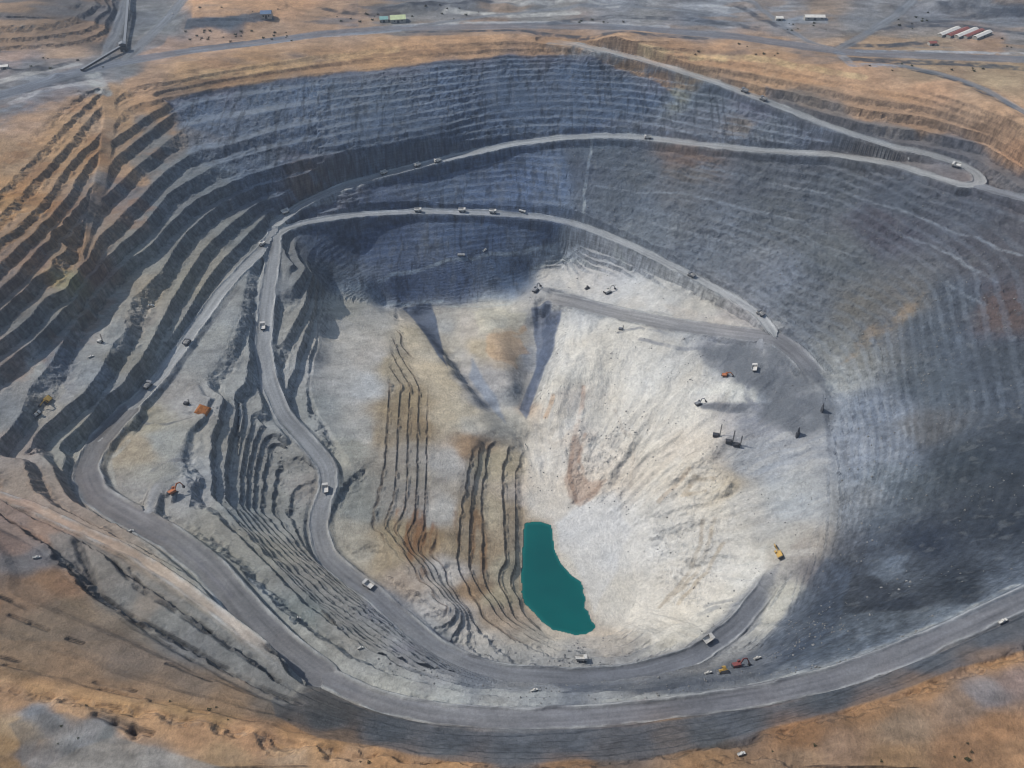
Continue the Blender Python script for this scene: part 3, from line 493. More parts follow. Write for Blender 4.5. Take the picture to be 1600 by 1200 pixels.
for q_, pts in enumerate([[(1335,306),(1390,325),(1450,345),(1520,372),(1600,402)],[(1255,366),(1300,388),(1340,400)],[(1090,260),(1200,285),(1290,300)],[(930,290),(1060,300),(1180,330),(1260,345)],[(1140,215),(1250,235)],[(1040,158),(1140,172),(1220,190)],[(950,200),(1060,205),(1160,215)],[(1420,370),(1500,405),(1560,440)],[(1480,440),(1540,478)],[(1000,345),(1100,365),(1200,395)],[(1560,330),(1600,345)]]):
    seam(pts, 2.6, (146,148,147), 0.5, 100+3*q_)
for q_, pts in enumerate([[(925,215),(915,290),(910,350)],[(960,395),(985,420)],[(535,452),(612,428),(680,414),(760,399),(868,386)],[(826,424),(880,404),(930,420)],[(600,478),(650,470),(690,473)],[(700,478),(760,478),(800,474)]]):
    seam(pts, 3.0, (172,176,172), 0.6, 150+3*q_)
tint(poly([(640,985),(760,1034),(900,1047),(1000,1039),(1090,998),(1185,905),(1218,885),(1190,970),(1100,1042),(1000,1068),(800,1080),(690,1050)], 12, 6, 94), (96,101,109), 0.5)
ul = poly([(-20,170),(150,130),(250,150),(300,210),(200,330),(150,400),(60,480),(-20,540)], 40, 10, 95)
tint(ul*np.clip(0.35+1.2*fbm(X, Y, 30, 4, 96), 0, 1), (168,122,70), 0.45)
ALB *= 1-farw[..., None]*np.array([0.17, 0.08, -0.03])  # far wall's shade deepened in the albedo
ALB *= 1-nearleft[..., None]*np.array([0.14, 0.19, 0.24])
tint(poly([(608,800),(640,790),(680,800),(678,870),(660,905),(630,870)], 14, 8, 97)*np.clip(0.2+2.2*fbm(X, Y*0.25, 7, 3, 98), 0, 1), (140,92,45), 0.75)
tint(poly([(712,800),(760,790),(762,880),(735,915),(710,880)], 12, 8, 99)*np.clip(0.2+2.2*fbm(X, Y*0.25, 7, 3, 98), 0, 1), (140,100,55), 0.65)
tint((1-sstep(FACE, FACE+0.1, fr))*nearleft*np.clip(T, 0, 1), (62,58,58), 0.55)  # near-left bench faces darkened in the albedo as shadow lines
vv = sstep(0.15, 0.45, fbm(X, Y, 4.5, 3, 88, 0.6))*(1-sstep(FACE, FACE+0.1, fr))*np.clip(T, 0, 1)*(PX < 520)
tint(vv, (150,146,138), 0.35)
ALB *= (1+0.22*fbm(X, Y, 6, 4, 89, 0.7)*np.maximum(right, farw))[..., None]
ALB = np.clip(ALB*(1+0.03*white)[..., None], 0.01, 0.72)
for q_, (pts, w_, c_) in enumerate([([(395,900),(470,985),(560,1050),(680,1087),(800,1097),(950,1091),(1100,1077),(1200,1061),(1300,1038),(1400,1003),(1500,960),(1590,916)],6,(172,174,171)),([(110,745),(140,792),(200,824),(265,870),(320,922),(380,987),(430,1036)],5,(152,152,148)),
  ([(600,1052),(720,1075),(850,1080)],5,(166,168,165)),([(620,1035),(700,1062),(800,1076)],4,(84,90,98)),([(880,1078),(1000,1076),(1150,1056)],5,(80,85,93)),([(1160,1042),(1240,1030),(1330,990)],4,(72,78,86)),([(520,1068),(620,1100),(760,1114)],3,(140,142,142)),([(800,1118),(1000,1108),(1200,1080),(1400,1020),(1560,950)],2.5,(150,150,150)),
  ([(1228,543),(1252,562),(1272,585),(1292,606)],9,(66,70,78)),([(850,452),(900,462),(950,478)],7,(120,122,124)),([(965,520),(1000,512),(1050,525)],3,(130,132,134)),([(1000,530),(1060,545),(1130,540)],4,(136,138,140)),([(1170,585),(1165,620),(1190,640)],5,(128,130,134)),([(1190,590),(1230,620),(1270,632)],4,(96,100,106)),
  ([(200,812),(290,858),(360,930)],3,(120,120,122)),([(455,330),(540,296),(640,262)],3,(178,180,176)),([(470,345),(560,330),(660,324)],3,(178,180,176)),([(350,440),(290,520),(230,600),(180,660)],3,(165,166,162)),([(375,450),(320,520),(270,590)],3,(112,114,116)),([(405,410),(400,500),(402,560),(415,615),(440,665)],3,(168,170,168)),([(432,410),(424,480),(422,545),(440,610),(475,670)],3,(170,172,170)),
  ([(545,905),(600,950),(660,985),(740,1020)],5,(128,130,136)),([(590,960),(650,1000),(720,1030)],4,(160,160,158)),([(200,690),(170,720),(175,760)],4,(170,168,160)),([(240,735),(262,720),(290,716)],3,(112,112,114)),([(220,655),(260,662),(300,650)],3,(96,98,100))]):
    seam(pts, w_, c_, 0.75, 400+3*q_)
for q_, (pts, w_, c_) in enumerate([([(1045,940),(1085,900),(1110,850),(1118,810)],3,(172,158,136)),([(1030,950),(1070,905),(1095,855),(1100,815)],3,(168,156,138)),([(1062,945),(1102,895),(1130,850)],3,(176,162,140)),([(905,660),(893,705),(888,745),(900,780)],4,(150,124,104)),([(916,680),(905,720),(917,752)],3,(160,134,114)),([(945,752),(920,775),(895,785)],4,(156,130,108)),
  ([(912,605),(908,640),(904,655)],4,(176,140,118)),([(852,650),(866,615)],4,(192,160,128)),([(985,560),(930,620),(870,682)],9,(214,212,206)),([(1010,600),(950,665),(915,710)],7,(208,206,200)),([(1020,625),(985,660),(962,695)],8,(168,167,164)),([(1060,720),(1010,770),(985,800)],6,(210,208,202)),([(1075,735),(1030,785)],4,(176,160,140)),([(1100,770),(1070,775),(1085,745),(1115,750)],4,(166,150,124)),
  ([(1190,870),(1150,920),(1090,965),(1000,1010)],6,(212,211,206)),([(1160,945),(1120,950),(1095,960)],4,(140,143,146)),([(1175,930),(1135,938),(1100,948)],3,(146,148,150)),([(960,640),(990,700),(985,760)],3,(186,178,168))]):
    seam(pts, w_, c_, 0.65, 500+3*q_)
tint(poly([(70,828),(130,832),(200,878),(330,958),(460,1058),(455,1096),(300,1017),(150,932),(95,882)], 8, 4, 106), (122,122,120), 0.6)
tint(SLIT_SHADE, (56,54,54), 0.75)  # bench shadow lines put into the albedo along the trenches
# dust lying on the bench flats, darkened face lines, cracks in the far wall
flat = sstep(FACE+0.05, FACE+0.2, fr)*(1-sstep(0.9, 1.0, fr))*np.clip(T, 0, 1)
tint(flat*np.maximum(farw, right*0.5), (140,146,150), 0.45); tint(flat*(PX < 480)*(PY > 330), (150,150,146), 0.22)
tint((1-sstep(FACE, FACE+0.12, fr))*inner*np.clip(T, 0, 1), (98,78,58), 0.55)  # rust-brown face lines, the shadow of the inner benches put into the colour
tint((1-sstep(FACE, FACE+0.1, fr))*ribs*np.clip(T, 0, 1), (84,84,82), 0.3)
cr = sstep(0.18, 0.42, fbm(X, Z*0.28+Y*0.05, 4.5, 3, 79, 0.6))*farw*(1-rimband)
ALB *= (1-0.42*cr)[..., None]
cr2 = sstep(0.2, 0.5, fbm(X, Z*0.25, 9, 3, 80, 0.6))*farw*(1-rimband); tint(cr2, (128,134,140), 0.25)
# streaky worked ground beyond the rim
pl = (ZS > -3)*1.0
st = fbm(X*0.35, Y, 40, 5, 81, 0.65); st2 = fbm(X*0.5+Y*0.3, Y, 14, 4, 82, 0.65)
ALB *= (1+pl*(0.6*st+0.45*st2))[..., None]
tint(sstep(0.15, 0.4, fbm(X*0.3, Y, 60, 4, 83))*pl*(PY < 100), (112,116,120), 0.55)
tint(sstep(0.2, 0.4, fbm(X*0.3, Y, 45, 4, 84))*pl*(PY < 100)*(PX > 560), (150,126,100), 0.5)
for q_, (pts, w_, c_) in enumerate([([(0,128),(60,112),(120,100)],5,(150,150,148)),([(0,148),(40,140),(100,128),(150,118)],6,(98,102,108)),([(20,160),(70,140),(140,128)],4,(150,148,146)),([(0,112),(70,108),(110,98)],4,(95,98,104)),
  ([(280,82),(400,70),(500,57),(620,48)],4,(150,154,158)),([(300,75),(420,62),(520,49)],3,(86,90,96)),([(620,40),(760,36),(900,35),(1040,42)],4,(156,158,160)),([(640,50),(800,47),(960,50),(1100,60)],4,(92,96,102)),([(860,36),(960,26),(1080,30),(1180,44)],5,(98,104,112)),
  ([(700,18),(800,24),(900,20)],5,(168,168,164)),([(820,8),(880,4),(960,10)],5,(160,160,158)),([(1150,8),(1190,30),(1240,52)],4,(92,96,104)),([(1320,70),(1380,72),(1460,64)],4,(95,98,104)),([(1320,92),(1400,97),(1500,99),(1600,108)],5,(96,100,106)),([(1340,80),(1450,80),(1600,84)],3,(160,162,164)),
  ([(1360,50),(1450,34),(1560,22),(1600,20)],5,(100,104,112)),([(1420,40),(1500,40),(1600,52)],4,(92,98,106)),([(1470,10),(1540,16),(1600,12)],6,(104,110,118)),([(1415,105),(1500,126),(1580,165)],5,(84,90,98)),([(1310,82),(1330,100),(1400,104)],4,(140,142,146)),([(500,12),(560,24),(620,22)],4,(90,86,84)),([(600,14),(660,10),(760,4)],6,(80,84,92)),
  ([(860,70),(930,78),(1000,90)],4,(140,140,136)),([(200,96),(196,60),(210,20)],3,(98,102,106)),([(140,112),(152,130),(162,142)],6,(150,152,150)),([(300,128),(450,108),(600,84),(760,76)],3,(150,108,70)),([(980,84),(1150,100),(1300,130),(1450,160)],3,(158,120,84)),([(1000,74),(1200,92),(1350,120)],3,(215,172,128)),([(320,115),(480,96),(620,76)],4,(210,160,110))]):
    c_ = np.array(c_)*(1.15 if np.mean(c_) > 118 else 0.82); c_ = np.minimum(c_, 225)
    seam(pts, w_*2.6, c_, 0.9, 200+3*q_)
ALB *= (1-0.16*pl*(PY < 120))[..., None]
ALB *= (1-0.14*(PY > 1000)*sstep(0.25, 0.5, (ALB[..., 0]-ALB[..., 2])/(ALB.max(-1)+1e-6)))[..., None]
rimtan = ((PY < 300)+0.6*(PY > 1000))*sstep(0.3, 0.55, (ALB[..., 0]-ALB[..., 2])/(ALB.max(-1)+1e-6))
tint(rimtan, (186,152,116), 0.38)
# the country rock is slightly blue, the soil less vivid than the sun makes it
sat = (ALB.max(-1)-ALB.min(-1))/(ALB.max(-1)+1e-6)
lum = ALB.mean(-1, keepdims=True)
ALB = ALB+(lum-ALB)*np.clip(0.30*(sat-0.40), 0, 0.2)[..., None]
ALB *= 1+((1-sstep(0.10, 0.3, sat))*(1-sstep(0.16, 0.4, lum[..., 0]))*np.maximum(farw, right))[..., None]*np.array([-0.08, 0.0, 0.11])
ALB *= 1+((1-np.maximum(farw, right))*(PY > 330)*(PX < 720))[..., None]*np.array([0.02, 0.02, 0.0])
ALB *= 1+sstep(0.3, 0.5, lum)*np.array([0.02, 0.0, -0.05])
# seams of broken rock: lighter and darker blotches everywhere
mott = fbm(X, Y, 22, 5, 61, 0.62)
mott2 = fbm(X*0.8+Z*0.6, Y+Z*1.3, 7, 3, 62, 0.6)
mott3 = fbm(X, Y, 3.0, 3, 69, 0.7)
ALB *= np.clip(1+(0.24*mott+0.26*mott2)*(1-0.55*white)+0.16*mott3, 0.45, 1.7)[..., None]
warm = fbm(X, Y, 70, 4, 63)
ALB *= np.stack([1+0.06*warm, 1+0.01*warm, 1-0.07*warm], -1)
# iron staining in patches on the benches at the left and below
stain = sstep(0.22, 0.5, fbm(X, Y, 38, 4, 64))*poly([(0,150),(260,140),(300,300),(230,420),(100,560),(0,640)], 60, 10, 65)
tint(stain, (150,100,55), 0.30)
spots = sstep(0.36, 0.5, fbm(X, Y, 9, 3, 66))*(farw+right).clip(0, 1)
tint(spots, (125,128,128), 0.22)
spots2 = sstep(0.36, 0.5, fbm(X, Y, 13, 3, 67))*(farw+right).clip(0, 1)
tint(spots2, (70,76,84), 0.35)
tint(poly([(1085,540),(1215,535),(1275,575),(1306,640),(1292,672),(1235,676),(1185,655),(1200,622),(1195,608),(1150,596),(1100,566)], 16, 10, 73)*np.clip(0.8+0.8*fbm(X, Y, 26, 4, 101), 0, 1), (106,110,114), 0.85)
# roads: graded grey rock with paler windrows
rtone = {'upper':(146,148,146),'exit':(124,128,132),'middle':(146,148,147),'floor':(112,112,113),'inner':(108,110,113),'outer':(92,92,95),'outer_top':(136,138,138),'ramp':(98,99,103),'bench_track':(170,150,132),'ring':(96,101,108),'spur':(140,142,144),'mound':(128,130,132)}
onr = (1-sstep(-5.0, 2.5, RD-hw+edge*0.6))*fade
rut = fbm(RV, RU*0.03, 1.6, 3, 68)+0.6*fbm(RV, RU*0.05, 5.0, 2, 92)
for i, (n, w, P) in enumerate(ROADW):
    c = rtone.get(n, (106,110,114)); m_ = (RI == i)*onr
    amt = {'bench_track':0.45,'upper':0.75,'middle':0.75}.get(n, 0.82)
    tint(m_, c, amt)
    if n == 'inner': tint(m_*(1-sstep(430, 560, RU)), (134,136,136), 0.7); tint(m_*sstep(800, 900, RU), (96,100,107), 0.5)
bm_ = np.clip(berm*1.3, 0, 1)*np.clip(0.45+1.3*fbm(X, Y, 18, 3, 93), 0, 1)
tint(bm_*(PX < 1300), (172,174,171), 0.7)
tint(np.clip(berm*1.2, 0, 1)*(PX >= 1300)*(PY > 800), (152,154,154), 0.7)
ALB *= (1+0.30*rut*onr+0.30*fbm(RU, RV*2.5, 40, 4, 105, 0.6)*onr)[..., None]
ALB *= (1-0.35*np.exp(-((lk-0.5)/0.45)**2)*(lk < 0.9)*(lk > 0.01))[..., None]

# ------------------------------------------------------------------ materials
def newmat(name):
    m = bpy.data.materials.new(name); m.use_nodes = True
    nt = m.node_tree; nt.nodes.clear()
    return m, nt, (lambda t, **k: _node(nt, t, k)), (lambda a, b: nt.links.new(a, b))
def _node(nt, t, kw):
    n = nt.nodes.new(t)
    for k_, v in kw.items():
        if k_ == 'ins':
            for kk, vv in v.items(): n.inputs[kk].default_value = vv
        else: setattr(n, k_, v)
    return n
def ground_material(name, bump=1.0, streaks=1.0):
    m, nt, N, L = newmat(name)
    out = N('ShaderNodeOutputMaterial'); b = N('ShaderNodeBsdfPrincipled', ins={'Roughness': 0.95, 'Specular IOR Level': 0.15})
    L(b.outputs[0], out.inputs[0])
    at = N('ShaderNodeAttribute', attribute_name='albedo')
    geo = N('ShaderNodeNewGeometry'); tc = N('ShaderNodeTexCoord')
    sep = N('ShaderNodeSeparateXYZ'); L(geo.outputs['True Normal'], sep.inputs[0])
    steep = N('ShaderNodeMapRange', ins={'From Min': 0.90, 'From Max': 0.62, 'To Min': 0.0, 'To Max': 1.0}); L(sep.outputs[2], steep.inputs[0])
    def noise(scale, vec, detail=4, rough=0.6):
        mp = N('ShaderNodeMapping'); mp.inputs['Scale'].default_value = vec; L(tc.outputs['Object'], mp.inputs[0])
        n = N('ShaderNodeTexNoise', ins={'Scale': scale, 'Detail': detail, 'Roughness': rough}); L(mp.outputs[0], n.inputs['Vector'])
        return n.outputs['Fac']
    fine = noise(0.35, (1, 1, 1), 6, 0.78)
    vert = noise(0.20, (1, 1, 0.10), 3, 0.6)
    bed = noise(0.05, (1, 1, 9), 3, 0.55)
    def mrange(x, lo, hi, a=0.3, c=0.7):
        n = N('ShaderNodeMapRange', ins={'From Min': a, 'From Max': c, 'To Min': lo, 'To Max': hi}); L(x, n.inputs[0]); return n.outputs[0]
    def mul(x, y):
        n = N('ShaderNodeMath', operation='MULTIPLY'); L(x, n.inputs[0]); L(y, n.inputs[1]); return n.outputs[0]
    grit = noise(1.1, (1, 1, 1), 3, 0.7)
    f1 = mul(mrange(grit, 0.88, 1.12), mrange(fine, 0.80, 1.20))
    fv = mrange(vert, 0.62, 1.38); fb = mrange(bed, 0.8, 1.2)
    vb = mul(fv, fb)
    mixv = N('ShaderNodeMix', data_type='FLOAT'); mixv.inputs[2].default_value = 1.0
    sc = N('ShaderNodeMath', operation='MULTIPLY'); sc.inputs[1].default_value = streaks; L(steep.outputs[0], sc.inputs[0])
    L(sc.outputs[0], mixv.inputs[0]); L(vb, mixv.inputs[3])
    tot = mul(f1, mixv.outputs[0])
    # freshly broken rock on the faces is bare, the flats carry dust
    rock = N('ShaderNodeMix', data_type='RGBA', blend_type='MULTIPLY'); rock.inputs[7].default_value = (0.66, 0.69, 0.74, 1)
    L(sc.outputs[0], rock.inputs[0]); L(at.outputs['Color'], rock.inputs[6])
    vm = N('ShaderNodeVectorMath', operation='SCALE'); L(rock.outputs[2], vm.inputs[0]); L(tot, vm.inputs['Scale'])
    L(vm.outputs[0], b.inputs['Base Color'])
    bn = N('ShaderNodeBump', ins={'Strength': 0.9*bump, 'Distance': 2.5}); L(fine, bn.inputs['Height']); L(bn.outputs[0], b.inputs['Normal'])
    return m
M_GROUND = ground_material('rock_and_soil'); M_ROAD = ground_material('graded_road', 0.25, 0.0)
def simple(name, col, rough=0.6, spec=0.3, metal=0.0, var=0.18, scale=0.8, coat=None):
    m, nt, N, L = newmat(name)
    out = N('ShaderNodeOutputMaterial'); b = N('ShaderNodeBsdfPrincipled', ins={'Roughness': rough, 'Specular IOR Level': spec, 'Metallic': metal}); L(b.outputs[0], out.inputs[0])
    tc = N('ShaderNodeTexCoord'); n = N('ShaderNodeTexNoise', ins={'Scale': scale, 'Detail': 4.0}); L(tc.outputs['Object'], n.inputs['Vector'])
    r = N('ShaderNodeMapRange', ins={'From Min': 0.3, 'From Max': 0.7, 'To Min': 1-var, 'To Max': 1+var}); L(n.outputs[0], r.inputs[0])
    v = N('ShaderNodeVectorMath', operation='SCALE'); c = lin(col); v.inputs[0].default_value = tuple(c); L(r.outputs[0], v.inputs['Scale']); L(v.outputs[0], b.inputs['Base Color'])
    return m

# ------------------------------------------------------------------ build the ground meshes
def grid_object(name, mat, facemask):
    ii, jj = np.nonzero(facemask)
    quads = np.stack([ii*nx+jj, ii*nx+jj+1, (ii+1)*nx+jj+1, (ii+1)*nx+jj], 1)
    used = np.unique(quads); remap = np.full(ny*nx, -1, np.int64); remap[used] = np.arange(len(used))
    me = bpy.data.meshes.new(name); nq = len(quads)
    me.vertices.add(len(used)); me.loops.add(nq*4); me.polygons.add(nq)
    co = np.stack([X.ravel()[used], Y.ravel()[used], Z.ravel()[used]], 1).astype(np.float32)
    me.vertices.foreach_set('co', co.ravel())
    me.loops.foreach_set('vertex_index', remap[quads].ravel().astype(np.int32))
    me.polygons.foreach_set('loop_start', (np.arange(nq)*4).astype(np.int32))
    try: me.polygons.foreach_set('loop_total', np.full(nq, 4, np.int32))
    except Exception: pass
    me.update(calc_edges=True)
    a = me.attributes.new('albedo', 'FLOAT_COLOR', 'POINT')
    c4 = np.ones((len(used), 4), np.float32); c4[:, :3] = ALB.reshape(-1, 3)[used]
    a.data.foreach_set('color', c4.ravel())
    me.materials.append(mat)
    me.polygons.foreach_set('use_smooth', np.zeros(nq, bool))
    o = bpy.data.objects.new(name, me); COL.objects.link(o); o['kind'] = 'structure'
    return o
rm = (RD < hw-0.6) & (fade > 0.5)
fm_road = rm[:-1, :-1] & rm[1:, :-1] & rm[:-1, 1:] & rm[1:, 1:]
haulroads = ~plainroad
fq = fm_road & haulroads[:-1, :-1]
fp = fm_road & ~haulroads[:-1, :-1]
inpit = (ZS < -3)
pit = inpit[:-1, :-1] & ~fm_road
plain = ~inpit[:-1, :-1] & ~fm_road
terrain = grid_object('terrain', M_GROUND, pit)
ground = grid_object('ground', M_GROUND, plain)
haul_road = grid_object('haul_road', M_ROAD, fq)
road = grid_object('road', M_ROAD, fp)
# outer plain from the edge of the detailed sheet to the horizon
def outer_plain():
    ring = [(0, j) for j in range(0, nx, 8)]+[(0, nx-1)]+[(i, nx-1) for i in range(8, ny, 8)]+[(ny-1, nx-1)]+[(ny-1, j) for j in range(nx-9, 0, -8)]+[(ny-1, 0)]+[(i, 0) for i in range(ny-9, 0, -8)]
    P0 = np.array([(X[i, j], Y[i, j], Z[i, j]) for i, j in ring]); n = len(P0)
    P0[:, 2] -= 0.02
    cen = np.array([0, 1000.0, 0]); rings = [P0]
    for s_, zz in ((1.15, 4), (1.6, 5), (3, 3), (8, 0), (24, -20)):
        Q = cen+(P0-cen)*s_; Q[:, 2] = zz+P0[:, 2]*max(0, 1.3-s_)*0.5; rings.append(Q)
    V = np.concatenate(rings); F = []
    for r in range(len(rings)-1):
        for a in range(n):
            b = (a+1) % n
            F.append((r*n+a, r*n+b, (r+1)*n+b, (r+1)*n+a))
    me = bpy.data.meshes.new('outer_ground'); me.from_pydata(V.tolist(), [], F); me.update()
    a = me.attributes.new('albedo', 'FLOAT_COLOR', 'POINT')
    base = lin((150, 132, 112)); cc = np.ones((len(V), 4), np.float32); cc[:, :3] = base*(1+0.3*fbm(V[:, 0], V[:, 1], 300, 3, 71)[:, None])
    a.data.foreach_set('color', cc.ravel()); me.materials.append(M_GROUND)
    if me.polygons[0].normal.z < 0: me.flip_normals()
    o = bpy.data.objects.new('outer_ground', me); COL.objects.link(o); o['kind'] = 'structure'
outer_plain()

# lake: one sheet of still teal water set in the hollow
def make_lake():
    i, j = np.nonzero(lk > 0.02); x0, x1, y0, y1 = X[i, j].min()-3, X[i, j].max()+3, Y[i, j].min()-3, Y[i, j].max()+3
    bm = bmesh.new(); n = 70
    V = [[bm.verts.new((x0+(x1-x0)*a/n, y0+(y1-y0)*c/n, LAKE_Z)) for a in range(n+1)] for c in range(n+1)]
    for c in range(n):
        for a in range(n): bm.faces.new((V[c][a], V[c][a+1], V[c+1][a+1], V[c+1][a]))
    me = bpy.data.meshes.new('lake_water'); bm.to_mesh(me); bm.free()
    m, nt, N, L = newmat('teal_water')
    out = N('ShaderNodeOutputMaterial'); b = N('ShaderNodeBsdfPrincipled', ins={'Roughness': 0.18, 'Specular IOR Level': 0.12}); L(b.outputs[0], out.inputs[0])
    tc = N('ShaderNodeTexCoord'); no = N('ShaderNodeTexNoise', ins={'Scale': 0.012, 'Detail': 3.0}); L(tc.outputs['Object'], no.inputs['Vector'])
    r = N('ShaderNodeValToRGB'); r.color_ramp.elements[0].color = (*lin((0, 76, 75)), 1); r.color_ramp.elements[1].color = (*lin((0, 88, 85)), 1)
    r.color_ramp.elements[0].position = 0.35; r.color_ramp.elements[1].position = 0.65
    L(no.outputs[0], r.inputs[0]); L(r.outputs[0], b.inputs['Base Color'])
    wv = N('ShaderNodeTexNoise', ins={'Scale': 0.6, 'Detail': 3.0}); L(tc.outputs['Object'], wv.inputs['Vector'])
    bp = N('ShaderNodeBump', ins={'Strength': 0.05, 'Distance': 0.3}); L(wv.outputs[0], bp.inputs['Height']); L(bp.outputs[0], b.inputs['Normal'])
    dp = poly(lake_poly, 13.0, 0.8, 25)
    vals = []
    for v in me.vertices:
        i_ = min(np.searchsorted(YR, v.co.y), ny-1); j_ = int((v.co.x/wid(YR[i_])+1)/2*(nx-1)); vals.append(float(dp[i_, j_]))
    at_ = me.attributes.new('depth', 'FLOAT', 'POINT'); at_.data.foreach_set('value', vals)
    an = N('ShaderNodeAttribute', attribute_name='depth'); mxs = N('ShaderNodeMix', data_type='RGBA'); mr = N('ShaderNodeMapRange', ins={'From Min': 0.45, 'From Max': 0.95})
    L(an.outputs['Fac'], mr.inputs[0]); L(mr.outputs[0], mxs.inputs[0]); mxs.inputs[6].default_value = (*lin((16, 100, 95)), 1); L(r.outputs[0], mxs.inputs[7]); L(mxs.outputs[2], b.inputs['Base Color'])
    me.materials.append(m)
    o = bpy.data.objects.new('water', me); COL.objects.link(o); o['kind'] = 'structure'
make_lake()

# ------------------------------------------------------------------ light, air, camera
SUN_AZ, SUN_EL = math.radians(18), math.radians(47)      # azimuth from -X towards +Y
sv = Vector((-math.cos(SUN_AZ)*math.cos(SUN_EL), math.sin(SUN_AZ)*math.cos(SUN_EL), math.sin(SUN_EL)))
sd = bpy.data.lights.new('sun', 'SUN'); sd.energy = 3.3; sd.angle = math.radians(0.6); sd.color = (1.0, 0.955, 0.90)
so = bpy.data.objects.new('sun', sd); so.rotation_euler = sv.to_track_quat('Z', 'Y').to_euler(); so.location = (0, 0, 1500); COL.objects.link(so)
w = bpy.data.worlds.new("World"); scene.world = w; w.use_nodes = True
nt = w.node_tree; bg = nt.nodes['Background']; sky = nt.nodes.new('ShaderNodeTexSky'); sky.sky_type = 'NISHITA'; sky.sun_disc = False
sky.sun_elevation = SUN_EL; sky.sun_rotation = math.atan2(sv.x, sv.y)
sky.air_density = 1.3; sky.dust_density = 1.2; sky.ozone_density = 1.5
nt.links.new(sky.outputs[0], bg.inputs[0]); bg.inputs[1].default_value = 0.105
HAZE = 0.00006
if HAZE > 0:
    bm = bmesh.new(); bmesh.ops.create_cube(bm, size=1.0)
    me = bpy.data.meshes.new('haze'); bm.to_mesh(me); bm.free()
    m, nt, N, L = newmat('thin_haze'); out = N('ShaderNodeOutputMaterial')
    v = N('ShaderNodeVolumePrincipled', ins={'Density': HAZE, 'Anisotropy': 0.2}); v.inputs['Color'].default_value = (0.72, 0.82, 1.0, 1)
    L(v.outputs[0], out.inputs['Volume']); me.materials.append(m)
    o = bpy.data.objects.new('haze', me); COL.objects.link(o); o['kind'] = 'stuff'
    o.scale = (64000, 64000, 1000); o.location = (0, 1000, 600-500)
cd = bpy.data.cameras.new('camera'); cam = bpy.data.objects.new('camera', cd); COL.objects.link(cam)
cam.location = (0, 0, CAM_H); cam.rotation_euler = (math.radians(90)-PITCH, 0, 0)
cd.sensor_fit = 'HORIZONTAL'; cd.sensor_width = 36.0; cd.lens = 36.0*FPX/1600.0; cd.clip_start = 1.0; cd.clip_end = 60000
scene.camera = cam
scene.view_settings.view_transform = 'Standard'; scene.view_settings.look = 'None'; scene.view_settings.gamma = 1.0; scene.view_settings.exposure = 0.16
scene.cycles.use_denoising = True
scene.cycles.filter_width = 1.15
# ------------------------------------------------------------------ standing things on the ground
def gz(x, y):
    fi = np.interp(y, YR, np.arange(ny)); i = int(min(fi, ny-2)); ti = fi-i
    s_ = x/wid(y); fj = (s_+1)/2*(nx-1); j = int(min(max(fj, 0), nx-2)); tj = fj-j
    return float((Z[i, j]*(1-tj)+Z[i, j+1]*tj)*(1-ti)+(Z[i+1, j]*(1-tj)+Z[i+1, j+1]*tj)*ti)
def hit(px, py):
    u, yv, wv = ray(px, py)
    prev = None
    for t in np.arange(350, 2600, 2.0):
        x, y, z = u*t, yv*t, CAM_H+wv*t
        if y > 2140: break
        d = z-gz(x, y)
        if d <= 0:
            lo_, hi_ = t-2.0, t
            for _ in range(12):
                m_ = 0.5*(lo_+hi_)
                if CAM_H+wv*m_-gz(u*m_, yv*m_) > 0: lo_ = m_
                else: hi_ = m_
            return u*hi_, yv*hi_, gz(u*hi_, yv*hi_)
    return unproj(px, py, 0)
def heading(px, py, qx, qy):
    a = hit(px, py); b = unproj(qx, qy, a[2]); return math.atan2(b[1]-a[1], b[0]-a[0])
def seat(px, py, ang, half=4.5, wide=3.0):
    """position and rotation of a thing standing on the ground, tipped with the slope under it"""
    x, y, z = hit(px, py)
    c, s = math.cos(ang), math.sin(ang)
    zf, zb = gz(x+c*half, y+s*half), gz(x-c*half, y-s*half); zl, zr_ = gz(x-s*wide, y+c*wide), gz(x+s*wide, y-c*wide)
    fx = Vector((c*2*half, s*2*half, zf-zb)).normalized(); ly = Vector((-s*2*wide, c*2*wide, zl-zr_)).normalized()
    up = fx.cross(ly).normalized(); ly = up.cross(fx)
    M = Matrix((fx, ly, up)).transposed()
    return Vector((x, y, max(z, 0.25*(zf+zb+zl+zr_))+0.05)), M.to_euler()

